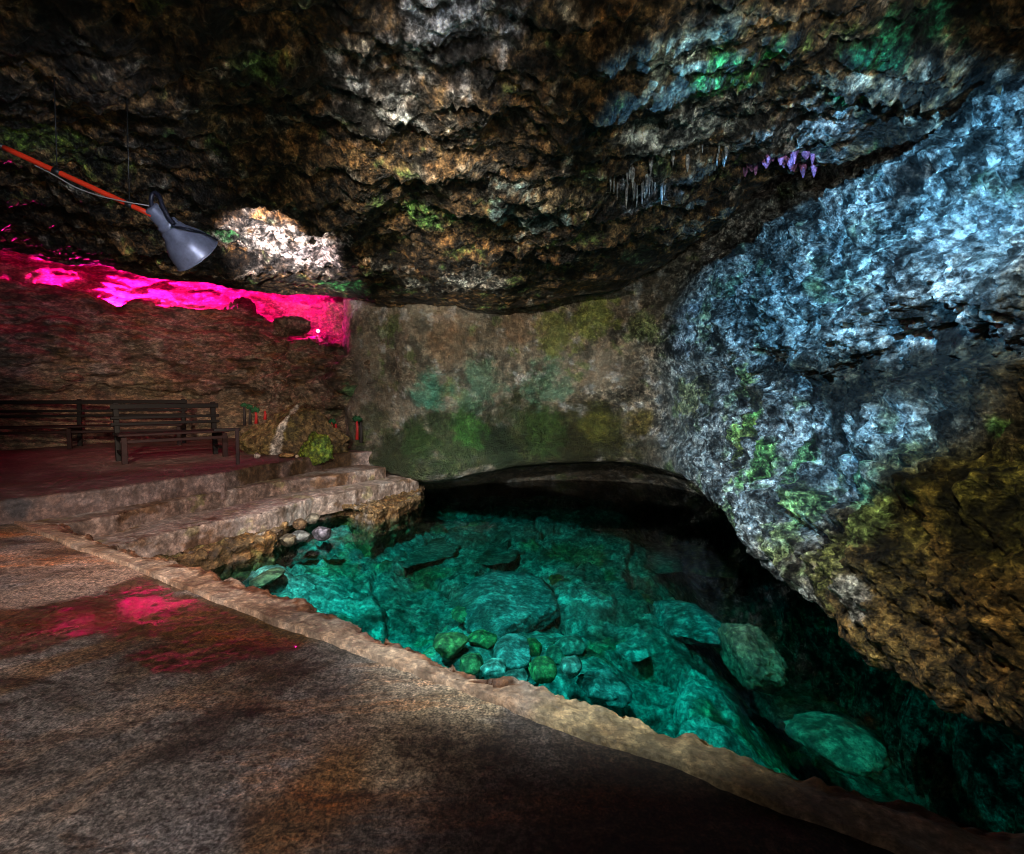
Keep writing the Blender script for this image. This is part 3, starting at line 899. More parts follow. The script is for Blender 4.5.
p = Paint(V, (0.46, 0.47, 0.44), 9.0)
p.C *= cb[ci][:, None]
p.all((0.16, 0.18, 0.15), 0.8, 1.3, 0.05, 0.38)
p.all((0.75, 0.75, 0.70), 0.7, 1.8, 0.18, 0.42, off=30)
p.all((0.10, 0.12, 0.11), 0.7, 4.5, 0.18, 0.4, off=44)
p.all((0.25, 0.32, 0.10), 0.6, 0.9, 0.15, 0.4, off=66)
bed = make_mesh('floor_pool', V, grid_faces(nx, ny), M['bed'], np.clip(p.C, 0, 1))
tag(bed, 'pale limestone bottom of the clear turquoise pool', 'pool bed', kind='structure')

bm = bmesh.new()
bmesh.ops.create_cube(bm, size=1.0)
for v in bm.verts:
    v.co = Vector(((-4.3 if v.co.x < 0 else 5.3), (0.2 if v.co.y < 0 else 15.6), (-4.0 if v.co.z < 0 else WATER_Z)))
me = bpy.data.meshes.new('water')
bm.to_mesh(me); bm.free()
me.materials.append(M['water'])
water = bpy.data.objects.new('water', me)
COL.objects.link(water)
tag(water, 'still clear turquoise water filling the cave pool', 'water', kind='structure')


# ------------------------------------------------------------------ loose rocks
def rock_mesh(name, size, seed, col, cuts=12, rough=0.06, sub=4, sharp=0.74, rz=0.0, col2=None, mat=None):
    rs = np.random.default_rng(seed)
    bm = bmesh.new()
    bmesh.ops.create_icosphere(bm, subdivisions=sub, radius=1.0)
    V = np.array([v.co[:] for v in bm.verts])
    F = np.array([[v.index for v in f.verts] for f in bm.faces])
    bm.free()
    for _ in range(cuts):
        n = rs.normal(size=3); n /= np.linalg.norm(n)
        d = sharp + rs.uniform(-0.12, 0.1)
        h = V @ n
        V -= np.outer(np.maximum(h - d, 0) * 0.92, n)
    nn = V / np.linalg.norm(V, axis=1)[:, None]
    V = V + nn * (rough * (fbm(V * 1.6 + seed * 1.7, 3) + 0.5 * billow(V * 5 + seed, 3, 0.6)))[:, None] * 1.6
    V = V * np.asarray(size)
    c, s = math.cos(rz), math.sin(rz)
    V = V @ np.array([[c, s, 0], [-s, c, 0], [0, 0, 1]])
    C = np.tile(np.asarray(col, float), (len(V), 1))
    m = sstep(-0.05, 0.3, fbm(V / max(size) * 2.5 + seed * 3.1, 4, 0.6))[:, None] * 0.7
    C = C * (1 - m) + np.asarray(col2 if col2 is not None else [x * 0.55 for x in col]) * m
    return make_mesh(name, V, F, mat or M['stone'], np.clip(C, 0, 1))


def sunk_rock(px, py, rx, ry, zc, h, seed, col, label, group='rocks lying on the pool bottom', name='submerged_rock', col2=None, **k):
    zc -= 0.10
    h *= 0.75
    col = [x * 0.55 for x in col]
    col2 = col2 and [x * 0.6 for x in col2]
    for _ in range(4 if group and rx in (66, 48) else 0):      # the two flat slabs lie in the bed
        c = on_z(px, py, zc)
        zc = min(zc, bed_z(c[0], c[1]) + 0.75 * h)
    c = on_z(px, py, zc)
    dist = np.linalg.norm(c - EYE)
    w = rx / FPX * c[1]
    dp = ry / FPX * c[1] / max(0.25, (EYE[2] - zc) / dist) 
    o = rock_mesh(name, (w, min(dp, w * 1.7), h), seed, col, col2=col2, **k)
    o.location = c - np.array([0, 0, 0.0])
    tag(o, label, 'rock', group)
    return o


GR, CY, PALE, OL, BR = (0.30, 0.42, 0.14), (0.50, 0.55, 0.52), (0.85, 0.85, 0.80), (0.28, 0.24, 0.06), (0.34, 0.24, 0.14)
sunk_rock(508, 602, 52, 40, -1.12, 0.26, 3, (0.55, 0.6, 0.58), 'large round speckled boulder in the middle of the lit pool floor', cuts=5, rough=0.08, sub=5, col2=(0.12, 0.16, 0.16))
sunk_rock(408, 546, 66, 24, -1.14, 0.12, 5, (0.5, 0.55, 0.5), 'broad flat slab under water in front of the steps', cuts=14, sharp=0.62, rough=0.10, sub=5, col2=(0.16, 0.2, 0.16))
sunk_rock(502, 541, 48, 22, -1.16, 0.18, 6, (0.55, 0.58, 0.52), 'long pale slab under water behind the large round boulder', cuts=14, sharp=0.62, rough=0.10, sub=5, col2=(0.2, 0.25, 0.2))
sunk_rock(461, 613, 12, 8, -1.08, 0.08, 11, (0.35, 0.42, 0.2), 'small dark edged stone under water left of the large round boulder')
sunk_rock(451, 643, 19, 12, -0.92, 0.12, 12, (0.42, 0.40, 0.14), 'olive stone with an orange tinge under water against the kerb', col2=(0.3, 0.18, 0.06))
sunk_rock(482, 638, 16, 9, -1.00, 0.10, 13, GR, 'flat oval green stone under water between kerb and large round boulder')
sunk_rock(514, 652, 21, 16, -1.0, 0.15, 14, (0.42, 0.5, 0.5), 'biggest angular blue grey stone of the heap under water by the kerb', cuts=7, sharp=0.7)
sunk_rock(533, 647, 12, 13, -1.12, 0.12, 15, (0.2, 0.3, 0.08), 'dark green stone under water tucked behind the angular blue grey one')
sunk_rock(471, 662, 15, 10, -0.92, 0.10, 16, (0.30, 0.36, 0.14), 'dull green stone under water touching the kerb below the flat oval one')
sunk_rock(495, 669, 16, 9, -0.92, 0.08, 17, (0.8, 0.85, 0.82), 'whitish mottled stone under water touching the kerb', col2=(0.3, 0.34, 0.3))
sunk_rock(517, 680, 14, 10, -0.92, 0.10, 18, (0.35, 0.42, 0.4), 'teal stone under water half hidden by the kerb edge')
sunk_rock(541, 669, 16, 11, -0.90, 0.12, 19, (0.20, 0.46, 0.16), 'bright green blocky stone under water by the kerb')
sunk_rock(571, 667, 12, 12, -0.95, 0.13, 20, (0.55, 0.60, 0.55), 'round pale teal stone under water right of the bright green one')
sunk_rock(569, 645, 17, 10, -1.08, 0.10, 21, (0.4, 0.48, 0.4), 'flat layered stone under water behind the round pale teal one')
sunk_rock(556, 656, 11, 10, -1.12, 0.10, 22, (0.3, 0.38, 0.26), 'dim green stone under water between the bright green and the flat layered ones')
sunk_rock(484, 652, 14, 9, -1.1, 0.08, 31, (0.22, 0.3, 0.16), 'dark stone under water wedged beneath the angular blue grey one')
sunk_rock(562, 567, 11, 5, -1.25, 0.07, 23, (0.22, 0.26, 0.05), 'mossy stone under water beside the dark crack of the slabs')
sunk_rock(557, 580, 9, 6, -1.25, 0.07, 24, (0.2, 0.26, 0.05), 'mossy stone under water just in front of the crack, nearer the round boulder')
sunk_rock(588, 553, 28, 11, -1.30, 0.10, 25, (0.40, 0.46, 0.16), 'flat greenish slab under water right of the dark crack', cuts=6)
sunk_rock(650, 556, 45, 15, -1.35, 0.14, 26, (0.5, 0.55, 0.5), 'wide pale slab under water near the dark end of the pool', cuts=6, rough=0.1)
sunk_rock(700, 560, 40, 14, -1.5, 0.16, 36, (0.3, 0.34, 0.12), 'long mossy slab under water below the right wall', cuts=6, rough=0.1)
sunk_rock(690, 622, 36, 24, -1.22, 0.20, 27, (0.45, 0.52, 0.52), 'low rounded rock under water left of the brown boulder', cuts=6, rough=0.1, sub=5, col2=(0.25, 0.3, 0.3))
sunk_rock(750, 656, 30, 32, -0.88, 0.30, 28, (0.30, 0.24, 0.16), 'brown knobbly boulder rising under water near the right wall', cuts=4, rough=0.13, sub=5, col2=(0.14, 0.11, 0.06))
sunk_rock(632, 652, 18, 9, -1.2, 0.06, 29, PALE, 'small whitish flat stone alone on the lit sandy bottom', cuts=6)
sunk_rock(604, 688, 28, 16, -1.1, 0.12, 30, (0.42, 0.5, 0.48), 'rough teal rock under water against the kerb right of the stone heap', rough=0.12)
sunk_rock(835, 742, 45, 22, -1.15, 0.16, 32, (0.38, 0.36, 0.26), 'long speckled rock under water along the kerb towards the dark side', rough=0.12, cuts=5)
sunk_rock(268, 577, 15, 8, -0.64, 0.07, 33, (0.34, 0.30, 0.16), 'brown wet stone at the waterline where kerb meets steps')

# stones packed under the middle step
for i, (x, y, rx, ry, z, lab, c) in enumerate([
        (322, 533, 10, 8, -0.50, 'smooth round purplish stone sitting at the waterline under the steps', (0.34, 0.28, 0.34)),
        (300, 536, 10, 6, -0.52, 'grey stone at the waterline just left of the purplish round one', (0.32, 0.3, 0.28)),
        (287, 540, 9, 7, -0.52, 'blocky tan stone packed beside the end of the rock ledge', (0.36, 0.27, 0.17)),
        (301, 524, 8, 6, -0.40, 'upper rusty stone packed under the pale middle step', (0.36, 0.2, 0.1)),
        (312, 519, 8, 6, -0.38, 'pale squared stone packed under the middle step near the hollow', (0.42, 0.34, 0.25))]):
    c3 = on_z(x, y, z)
    c = [x * 0.45 for x in c]
    o = rock_mesh('packed_stone', (rx / FPX * c3[1], rx / FPX * c3[1] * 0.9, ry / FPX * c3[1]), 60 + i, c, cuts=8)
    o.location = c3
    tag(o, lab, 'stone', 'stones packed under the steps')

# boulder, mossy lump and pebbles on the terrace
c3 = on_z(285, 457, TERR_Z)
def terrace_rock(name, px, py, w, h, seed, col, lab, cat, dep=None, **k):
    b = on_z(px, py, TERR_Z)
    sx, sz = w / 2 / FPX * b[1], h / FPX * b[1]
    o = rock_mesh(name, (sx, dep or sx * 0.7, sz), seed, col, **k)
    zmin = min(v.co.z for v in o.data.vertices)
    o.location = (b[0], b[1] + (dep or sx * 0.7), TERR_Z + 0.28 * sz)
    tag(o, lab, cat)
    return o


mound = terrace_rock('boulder', 284, 455, 122, 38, 71, (0.20, 0.135, 0.06), 'brown mound shaped boulder with a white painted streak at the end of the terrace', 'boulder', dep=0.5, cuts=6, rough=0.1, sub=6, col2=(0.12, 0.10, 0.03))
me = mound.data
co = np.array([v.co[:] for v in me.vertices]) + np.array(mound.location)
pp, zz = px_of(co)
tt = np.clip((pp[:, 1] - 416) / 30, 0, 1)
a = me.attributes['tint']
buf = np.zeros(len(co) * 4, np.float32); a.data.foreach_get('color', buf); buf = buf.reshape(-1, 4)
# the streak runs down the boulder's face: a band in the boulder's own x, widening towards its foot
z0, z1 = co[:, 2].max() - 0.04, TERR_Z + 0.05
s = np.clip((z0 - co[:, 2]) / (z0 - z1), 0, 1)
xc = mound.location[0] + 0.02 - 0.17 * s + 0.03 * fbm(co * 6, 3)
m = (sstep(1.0, 0.6, np.abs(co[:, 0] - xc) / (0.05 + 0.07 * s)) * (co[:, 1] < mound.location[1] + 0.05))[:, None]
buf[:, :3] = buf[:, :3] * (1 - m) + np.array((0.72, 0.66, 0.58)) * m
a.data.foreach_set('color', buf.ravel())
terrace_rock('mossy_rock', 311, 457.5, 40, 19, 72, (0.20, 0.26, 0.03), 'green mossy lump of rock leaning on the front of the brown boulder', 'rock', dep=0.16, cuts=5, rough=0.14, sub=5, col2=(0.06, 0.16, 0.03))
for x, y, w, h, sd, c, lab in [(257, 458, 9, 5, 81, (0.6, 0.5, 0.42), 'round pale pebble on the terrace left of the other pebbles'), (287, 457.5, 20, 4, 82, (0.45, 0.27, 0.1), 'flat tan stone on the terrace in front of the boulder'),
                               (297, 457.5, 5, 3, 83, (0.55, 0.42, 0.28), 'tiny tan pebble on the terrace between flat tan stone and whitish pebble'), (305, 456.5, 11, 4, 84, (0.6, 0.52, 0.42), 'whitish oval pebble on the terrace below the mossy lump')]:
    b = on_z(x, y, TERR_Z)
    o = rock_mesh('pebble', (w / 2 / FPX * b[1], w / 2 / FPX * b[1] * 0.8, h / 2 / FPX * b[1] * 1.4), sd, c, sub=3)
    o.location = (b[0], b[1], TERR_Z + h / 2 / FPX * b[1])
    tag(o, lab, 'pebble', 'pebbles along the foot of the boulder')
c3 = ALC.spot(70, 377)
cr_o = rock_mesh('cleft_rock', (0.40, 0.20, 0.24), 97, (0.2, 0.13, 0.1), cuts=6, rough=0.16)
cr_o.location = on_y(291, 326, 11.0)
tag(cr_o, 'dark jagged rock inside the magenta cleft just left of the glowing spotlight', 'rock')
o = rock_mesh('loose_stone', (0.27, 0.13, 0.10), 91, (0.42, 0.24, 0.16), sub=3)
o.location = c3 + np.array([0.03, -0.05, 0.02])
tag(o, 'flat pinkish stone lying on the wall ledge above the benches', 'stone')


# ------------------------------------------------------------------ small shapes
def box(bm, c, s, rz=0.0, bev=0.006):
    r = bmesh.ops.create_cube(bm, size=1.0)
    vs = r['verts']
    for v in vs:
        v.co = Vector((v.co.x * s[0], v.co.y * s[1], v.co.z * s[2]))
    es = list({e for v in vs for e in v.link_edges})
    if bev:
        g = bmesh.ops.bevel(bm, geom=es, offset=bev, segments=1, affect='EDGES')
        vs = list({v for f in g['faces'] for v in f.verts} | {v for v in vs if v.is_valid})
    for v in vs:
        v.co = Vector(c) + v.co
    return vs


def bm_obj(name, bm, mat, parent=None, smooth=False):
    me = bpy.data.meshes.new(name)
    bm.to_mesh(me); bm.free()
    if smooth:
        for q in me.polygons:
            q.use_smooth = True
    me.materials.append(mat)
    o = bpy.data.objects.new(name, me)
    COL.objects.link(o)
    if parent:
        o.parent = parent
    return o


def one_box(name, c, s, mat, parent, bev=0.006):
    bm = bmesh.new()
    box(bm, c, s, bev=bev)
    return bm_obj(name, bm, mat, parent)


def beam(name, a, b, w, d, mat, parent):
    """a squared timber from a to b"""
    a, b = Vector(a), Vector(b)
    L = (b - a).length
    bm = bmesh.new()
    box(bm, (0, 0, L / 2), (w, d, L), bev=0.006)
    q = (b - a).to_track_quat('Z', 'Y')
    bmesh.ops.transform(bm, matrix=Matrix.Translation(a) @ q.to_matrix().to_4x4(), verts=bm.verts)
    return bm_obj(name, bm, mat, parent)


def tube_mesh(name, pts, r, mat, parent=None, seg=12, smooth=True):
    pts = np.asarray(pts, float)
    n = len(pts)
    rr = np.full(n, r) if np.isscalar(r) else np.asarray(r)
    T = np.gradient(pts, axis=0)
    T /= np.linalg.norm(T, axis=1)[:, None]
    ref = np.array([0, 0, 1.0]) if abs(T[0][2]) < 0.9 else np.array([1.0, 0, 0])
    V = []
    for i in range(n):
        a = np.cross(T[i], ref); a /= np.linalg.norm(a)
        b = np.cross(T[i], a)
        for k in range(seg):
            w = 2 * math.pi * k / seg
            V.append(pts[i] + rr[i] * (math.cos(w) * a + math.sin(w) * b))
    bm = bmesh.new()
    vs = [bm.verts.new(v) for v in V]
    for i in range(n - 1):
        for k in range(seg):
            bm.faces.new((vs[i * seg + k], vs[i * seg + (k + 1) % seg], vs[(i + 1) * seg + (k + 1) % seg], vs[(i + 1) * seg + k]))
    bm.faces.new(vs[:seg][::-1]); bm.faces.new(vs[-seg:])
    bmesh.ops.recalc_face_normals(bm, faces=bm.faces)
    return bm_obj(name, bm, mat, parent, smooth)


# ------------------------------------------------------------------ benches
def bench(label, a, b, depth, posts, back_h, seat_h, group):
    """a, b: feet of the first and last rear posts on the terrace"""
    a, b = np.asarray(a[:2]), np.asarray(b[:2])
    L = np.linalg.norm(b - a)
    rz = math.atan2(b[1] - a[1], b[0] - a[0])
    t = empty('wooden_bench', (a[0], a[1], TERR_Z - 0.005), rz)
    tag(t, label, 'bench', group)
    y = -depth
    for s in posts:
        x = s * L
        beam('back_post', (x, 0.02, 0), (x, 0.10, back_h), 0.075, 0.06, M['darkwood'], t)
        beam('front_leg', (x, y + 0.03, 0), (x, y + 0.03, seat_h - 0.03), 0.075, 0.06, M['redwood'], t)
        one_box('seat_bearer', (x, y / 2 + 0.02, seat_h - 0.06), (0.05, depth, 0.07), M['darkwood'], t)
        one_box('stretcher', (x, y / 2 + 0.02, 0.16), (0.045, depth, 0.05), M['darkwood'], t)
    for z, h, yy in ((back_h - 0.06, 0.08, 0.055), (back_h - 0.24, 0.05, 0.04), (back_h - 0.34, 0.05, 0.03)):
        one_box('back_rail', (L / 2, yy, z), (L + 0.16, 0.03, h), M['darkwood'], t)
    for k in range(4):
        one_box('seat_slat', (L / 2, y + 0.05 + k * (depth - 0.08) / 3, seat_h), (L + 0.14, 0.10, 0.035), M['redwood'] if k == 0 else M['darkwood'], t)
    one_box('seat_apron', (L / 2, y + 0.03, seat_h - 0.10), (L + 0.10, 0.025, 0.05), M['redwood'], t)
    return t


rear_a, rear_b = np.array([-9.35, 9.35]), np.array([-7.35, 11.55])
m0 = on_y(92, 440, 10.5)
ra = on_z(-75, 451, TERR_Z); rb = on_z(184, 443, TERR_Z)
bench('long dark timber bench with open rails standing against the rock wall', ra, rb, 0.55, (0.0, 0.56, 1.0), 0.97, 0.43, 'benches on the terrace')
fa = on_z(119, 461, TERR_Z); fb = on_z(216, 454, TERR_Z)
bench('shorter dark timber bench standing forward of the long wall bench beside the boulder', fa, fb, 0.55, (0.0, 1.0), 0.93, 0.44, 'benches on the terrace')

pp0 = on_z(238, 464, TERR_Z)
pst = empty('wooden_post', (pp0[0], pp0[1], TERR_Z - 0.01), 0.5)
tag(pst, 'short upright wooden post on the terrace between the bench end and the boulder', 'post')
one_box('shaft', (0, 0, 0.28), (0.055, 0.055, 0.56), M['redwood'], pst)
one_box('crossbar', (-0.13, 0, 0.54), (0.36, 0.04, 0.045), M['darkwood'], pst)

# ------------------------------------------------------------------ small painted trees behind the boulder
def little_tree(px, py0, py1, y, red, lab, crown=0.0, seed=0):
    b = on_y(px, py1, y); tp = on_y(px + 0.6, py0, y)
    t = empty('small_tree', b)
    tag(t, lab, 'tree', 'small trees beside the boulder')
    h = tp[2] - b[2]
    tube_mesh('trunk', [(0, 0, -0.03), (0.008, 0, h * 0.5), (0, 0, h)], [0.032, 0.026, 0.02], M['redtrunk'] if red else M['darktrunk'], t, 8)
    if crown:
        o = rock_mesh('crown', (crown, crown * 0.7, crown * 0.75), 300 + seed, (0.03, 0.2, 0.08), cuts=3, rough=0.55, col2=(0.08, 0.16, 0.04))
        o.data.materials.clear(); o.data.materials.append(M['leaf'])
        o.parent = t; o.location = (0, 0, h)
    return t


sd = 0
for px, y0, y1, yy, red, cr_, lab in [
        (244.5, 405, 424, 9.9, False, 0.055, 'leftmost dark trunked little tree behind the brown boulder'), (250, 407, 423, 9.9, False, 0.06, 'second dark trunked little tree behind the brown boulder'),
        (256, 410, 422, 9.9, True, 0.075, 'left red trunked little tree behind the brown boulder'), (265, 411, 418, 9.9, True, 0.0, 'short bare red trunk beside the tree behind the brown boulder')]:
    little_tree(px, y0, y1, yy, red, lab, cr_, sd); sd += 1
for px, y0, y1, yy, red, cr_, lab in [
        (328, 423, 446, 9.75, False, 0.0, 'bare dark trunk just right of the green mossy lump'), (332, 422, 433, 9.75, True, 0.07, 'thick red trunked little tree right of the green mossy lump'), (336, 424, 440, 9.72, True, 0.0, 'thin bare red trunk next to the thick red trunked tree'),
        (357, 419, 438, 9.55, True, 0.08, 'red trunked little tree standing near the end of the terrace'), (361, 422, 441, 9.52, False, 0.0, 'dark bare trunk beside the red trunk at the end of the terrace')]:
    little_tree(px, y0, y1, yy, red, lab, cr_, sd); sd += 1

# ------------------------------------------------------------------ floodlight and its conduit
LY = 3.95
def lathe(name, prof, mat, parent, seg=40, thick=0.0):
    bm = bmesh.new()
    rings = []
    pr = list(prof)
    if thick:
        pr = pr + [(z - 0.004, max(r - thick, 0.001)) for z, r in reversed(prof)]
    for z, r in pr:
        rings.append([bm.verts.new((r * math.cos(2 * math.pi * k / seg), r * math.sin(2 * math.pi * k / seg), z)) for k in range(seg)])
    for i in range(len(rings) - 1):
        for k in range(seg):
            bm.faces.new((rings[i][k], rings[i][(k + 1) % seg], rings[i + 1][(k + 1) % seg], rings[i + 1][k]))
    if not thick:
        bm.faces.new(rings[0][::-1]); bm.faces.new(rings[-1])
    bmesh.ops.recalc_face_normals(bm, faces=bm.faces)
    return bm_obj(name, bm, mat, parent, True)


tip = on_y(150, 207, LY)
mouth = on_y(197, 255, LY + 0.29)
ax = Vector(mouth - tip)
AL = ax.length
axn = ax.normalized()
lampE = empty('hanging_floodlight', tip)
lampE.rotation_mode = 'QUATERNION'
lampE.rotation_quaternion = axn.to_track_quat('Z', 'Y')
tag(lampE, 'grey metal bell shaped floodlight hanging at the lower end of the red conduit', 'lamp')
k = AL / 0.5
lathe('shade', [(0.20 * k, 0.075), (0.215 * k, 0.088), (0.26 * k, 0.10), (0.29 * k, 0.118), (0.33 * k, 0.142), (0.38 * k, 0.163), (0.44 * k, 0.176), (0.49 * k, 0.182), (0.505 * k, 0.188), (0.508 * k, 0.180)], M['galv'], lampE, thick=0.006)
lathe('neck', [(0.0, 0.050), (0.012, 0.058), (0.15 * k, 0.062), (0.16 * k, 0.078), (0.20 * k, 0.078), (0.205 * k, 0.074)], M['galv'], lampE)
rim = lathe('rim', [(0.495 * k, 0.186), (0.498 * k, 0.193), (0.508 * k, 0.193), (0.511 * k, 0.186)], M['galv'], lampE, thick=0.012)
lathe('bulb', [(0.215 * k, 0.03), (0.26 * k, 0.045), (0.33 * k, 0.06), (0.37 * k, 0.055), (0.40 * k, 0.03), (0.405 * k, 0.004)], M['bulb'], lampE, 24)
bpy.context.view_layer.update()
inv = lampE.matrix_world.inverted()
def loc(px, py, y):
    return inv @ Vector(on_y(px, py, y))
h1 = [loc(152, 207, LY), loc(151, 199, LY), loc(154, 193, LY), loc(159, 196, LY), loc(163, 207, LY), loc(169, 218, LY + 0.02), loc(174, 224, LY + 0.03)]
tube_mesh('bracket', cr(np.array([v[:] for v in h1]), 28), 0.016, M['strap'], lampE, 8)
h2 = [loc(172, 226, LY + .02), loc(190, 229, LY + 0.06), loc(206, 234, LY + 0.20), loc(217.5, 240, LY + 0.29)]
tube_mesh('guard_wire', cr(np.array([v[:] for v in h2]), 20), 0.006, M['strap'], lampE, 6)

cA, cB = on_y(4, 147.5, 3.75), on_y(152, 215, LY)
cond = empty('red_conduit', (cA + cB) / 2)
tag(cond, 'straight red orange conduit running under the cave roof to the floodlight', 'conduit')
off = np.array(cond.location)
def cp(t):
    return cA * (1 - t) + cB * t
tube_mesh('pipe', [cp(t) - off for t in np.linspace(0, 1, 12)], 0.019, M['conduit'], cond, 14)
for t in (0.345, 0.84):
    d = (cB - cA) / np.linalg.norm(cB - cA)
    tube_mesh('tape_band', [cp(t) - d * 0.022 - off, cp(t) + d * 0.022 - off], 0.024, M['black'], cond, 12)
    top = cp(t).copy()
    # tie wire up to the rock
    i = np.argmin(np.hypot(CEIL.V[:, 0] - top[0], CEIL.V[:, 1] - top[1]) + np.where(CEIL.V[:, 2] < top[2], 99, 0))
    up = CEIL.V[i]
    tube_mesh('tie_wire', [cp(t) - off, up - off + np.array([0, 0, 0.03])], 0.004, M['black'], cond, 6)
ext = cA - (cB - cA) / np.linalg.norm(cB - cA) * 0.9
tube_mesh('end_sleeve', [cA - off, cA * 0.93 + ext * 0.07 - off], 0.021, M['black'], cond, 12)
tube_mesh('supply_cable', [cA - off, ext - off], 0.012, M['black'], cond, 8)
wp = [on_y(34, 165, 3.78), on_y(54, 175, 3.80), on_y(75, 187, 3.82), on_y(95, 194.5, 3.84), on_y(112, 199, 3.86), on_y(130, 202.5, 3.88), on_y(150, 206, 3.95)]
tube_mesh('wire', cr(np.array(wp) - off, 40), 0.0045, M['white'], cond, 6)

# magenta spotlight in the cleft
ledp = on_y(318, 331, 11.45)
led = empty('cleft_spotlight', ledp)
tag(led, 'small glowing magenta spotlight at the right end of the lit rock cleft', 'spotlight')
lathe('lens', [(-0.012, 0.005), (-0.012, 0.028), (0.0, 0.03), (0.02, 0.03)], M['led'], led, 20)
lathe('housing', [(0.02, 0.034), (0.05, 0.045), (0.16, 0.04), (0.17, 0.02)], M['black'], led, 20)
one_box('stand', (0, 0, 0.0), (0.03, 0.03, 0.03), M['black'], led, 0.003)
led.rotation_mode = 'QUATERNION'
led.rotation_quaternion = Vector((ledp - EYE)).to_track_quat('Z', 'Y')

# ------------------------------------------------------------------ stalactites, parts of the roof
def fringe(spots, col, lo, hi, n, spread, seed, fat=1.0):
    rs = random.Random(seed)
    for (x, y) in spots:
        base = CEIL.spot(x, y)
        for i in range(n):
            b = base + np.array([rs.uniform(-spread, spread), rs.uniform(-0.12, 0.12), 0])
            j = np.argmin(np.sum((CEIL.V[:, :2] - b[:2]) ** 2, axis=1) + np.where(np.abs(CEIL.V[:, 2] - base[2]) > 0.5, 99, 0))
            b = CEIL.V[j]
            L = rs.uniform(lo, hi)
            r = rs.uniform(0.012, 0.03) * fat
            tube_mesh('stalactite', [b + (0, 0, 0.04), b - (0, 0, L * 0.4), b - (0, 0, L)], [r, r * 0.7, r * 0.15], col, ceil_o, 7)


M['stal'] = rock_mat('pale_flowstone', fine=30, dark=0.4, speck=0.1, base=(0.40, 0.42, 0.46))
M['stalp'] = rock_mat('violet_flowstone', fine=30, dark=0.5, speck=0.1, base=(0.50, 0.20, 0.48))
fringe([(632, 175), (650, 180)], M['stal'], 0.08, 0.22, 12, 0.25, 1)
fringe([(752, 163), (768, 161), (784, 158), (800, 156), (812, 153)], M['stalp'], 0.06, 0.13, 7, 0.10, 2, 2.2)
fringe([(700, 150)], M['stal'], 0.05, 0.15, 10, 0.3, 4)

# ------------------------------------------------------------------ light
def spot(name, loc, target, power, col, angle, blend=0.6, r=0.05):
    d = bpy.data.lights.new(name, 'SPOT')
    d.energy = power
    d.color = col
    d.spot_size = math.radians(angle)
    d.spot_blend = blend
    d.shadow_soft_size = r
    o = bpy.data.objects.new(name, d)
    COL.objects.link(o)
    o.location = loc
    o.rotation_euler = (Vector(target) - Vector(loc)).to_track_quat('-Z', 'Y').to_euler()
    return o


def point(name, loc, power, col, r=0.05):
    d = bpy.data.lights.new(name, 'POINT')
    d.energy = power
    d.color = col
    d.shadow_soft_size = r
    o = bpy.data.objects.new(name, d)
    COL.objects.link(o)
    o.location = loc
    return o


mouthv = Vector(tip) + axn * (AL * 1.06)
spot('floodlight_beam', mouthv, (0.0, 7.0, -1.0), 1250, (0.92, 1.0, 0.98), 96, 0.6, 0.08)
# unseen lights without fixtures; fills, roof spots and lamp accent are added to brighten
spot('pool_fill', (-0.3, 2.3, 3.2), (0.9, 4.0, -1.2), 900, (0.9, 1.0, 1.0), 66, 0.7, 0.06)  # added unseen fill that lifts the near part of the pool
for fx, tx in ((-0.3, -1.0), (0.2, 0.5)):
    spot('far_pool_fill', (fx, 0.8, 3.0), (tx, 10.6, -0.95), 2600, (0.9, 1.0, 1.0), 14, 0.9, 0.06)  # added unseen fill for the bed at the far end
spot('unseen_blue_light', (-0.8, 1.6, 3.0), (3.1, 5.2, 1.95), 2500, (0.17, 0.57, 1.0), 50, 0.35, 0.04)
spot('side_fill', (0.0, 0.5, 3.0), (2.7, 3.7, 0.3), 520, (1.0, 0.92, 0.55), 52, 0.7, 0.06)  # added warm fill on the lower right rock, no lamp there
wp_ = CEIL.spot(268, 248)
spot('floodlight_spill', np.array(mouthv) + np.array([0.05, 0.05, -0.03]), wp_ + np.array([0.25, 0, 0]), 2900, (1.0, 0.88, 0.88), 33, 1.0, 0.03)
spot('unseen_step_light', (0.3, 0.2, 2.7), (-3.3, 6.3, -0.1), 1300, (1.0, 0.80, 0.72), 40, 0.8, 0.1)
spot('left_floor_fill', (-3.4, 0.2, 3.1), (-4.0, 4.2, 0), 420, (1.0, 0.82, 0.74), 66, 0.8, 0.2)  # added unseen fill for the left side of the floor
spot('floor_fill', (-2.2, -1.8, 3.3), (-2.1, 2.8, 0), 640, (1.0, 0.93, 0.88), 58, 0.8, 0.3)  # added warm floor fill from behind the camera
spot('ceiling_wash', (0.8, 0.2, 1.9), (0.4, 6.0, 3.7), 130, (1.0, 0.80, 0.50), 105, 0.8, 0.1)
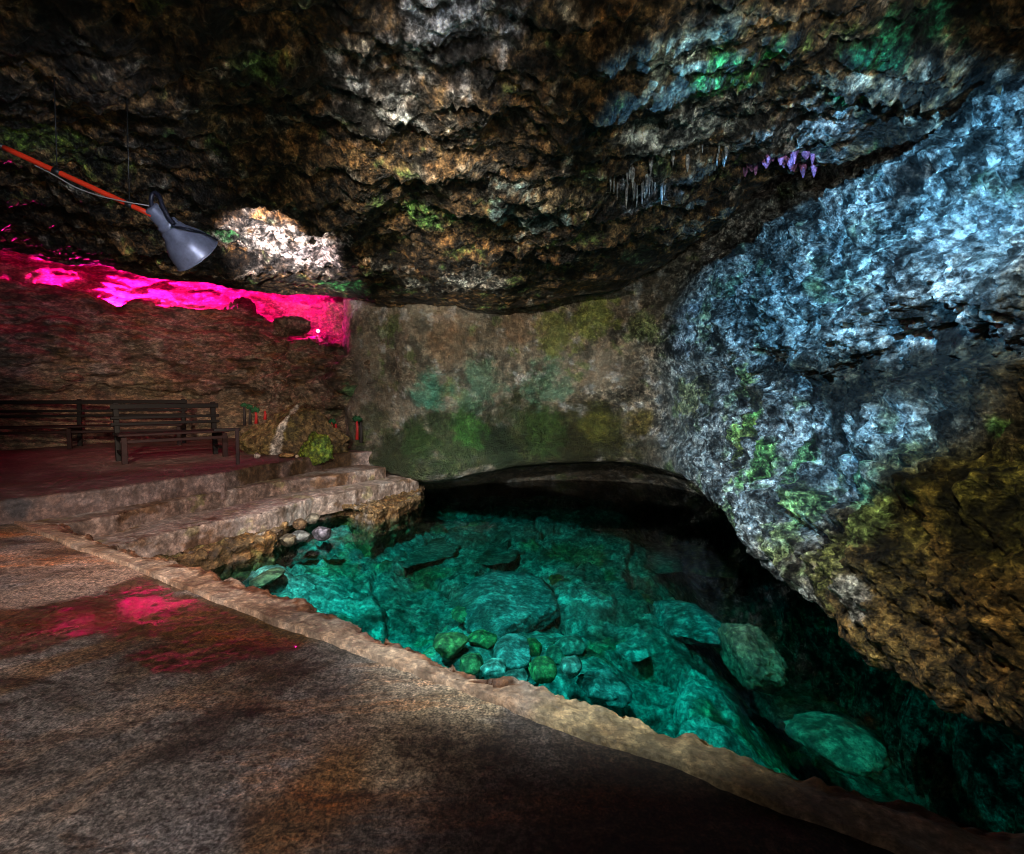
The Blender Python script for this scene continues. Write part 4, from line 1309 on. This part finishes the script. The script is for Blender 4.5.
spot('roof_spot', (0.3, -0.5, 2.4), (-0.4, 3.6, 3.7), 190, (0.66, 0.80, 1.0), 22, 0.8, 0.04)  # roof spots: unseen, added to brighten patches of the ceiling
spot('roof_spot', (0.9, 0.2, 2.3), (2.1, 4.6, 3.6), 430, (0.9, 1.0, 0.95), 36, 0.8, 0.04)
spot('roof_spot', (-1.0, 2.2, 2.9), (-0.3, 7.6, 3.2), 420, (1.0, 0.88, 0.62), 44, 0.8, 0.04)
spot('roof_spot', (-0.4, 0.2, 0.9), CEIL.spot(450, 275), 1500, (1.0, 0.96, 0.88), 14, 0.9, 0.04)
spot('back_wash', (-0.8, 0.5, 3.0), (-0.4, 10, 1.7), 1150, (1.0, 0.90, 0.76), 46, 0.8, 0.1)
spot('alcove_wash', (-3.8, 3.2, 2.9), (-7.0, 12, 0.75), 1100, (1.0, 0.80, 0.58), 44, 0.8, 0.1)
spot('lamp_accent', (0.4, 0.25, 2.2), on_y(110, 200, 4.0), 650, (0.8, 0.86, 1.0), 24, 0.6, 0.12)  # added unseen light that picks out the floodlight and conduit
mag = (1.0, 0.0, 0.22)
for q, (lx, ly, pw) in enumerate(((-40, 12.0, 700), (50, 12.5, 1500), (128, 13.0, 3200), (205, 13.5, 700), (255, 13.3, 400))):
    hz = ALC_LEDGE(lx, ly)
    point('cleft_lamp', hz, pw, (1.0, 0.004, 0.24), 0.04)
point('cleft_glow', ledp + np.array([-0.12, 0.0, 0.12]), 60, mag, 0.03)

w = bpy.data.worlds.new('cave_gloom')
SC.world = w
w.use_nodes = True
w.node_tree.nodes['Background'].inputs[0].default_value = (0.9, 0.8, 0.75, 1)
w.node_tree.nodes['Background'].inputs[1].default_value = 0.10

vs = SC.view_settings
vs.view_transform = 'Standard'
vs.look = 'None'
vs.gamma = 1
vs.use_curve_mapping = False
vs.exposure = 0.0
SC.cycles.use_denoising = True
SC.cycles.filter_width = 1.0
SC.cycles.max_bounces = 4
SC.cycles.transparent_max_bounces = 16
SC.cycles.sample_clamp_indirect = 1.0
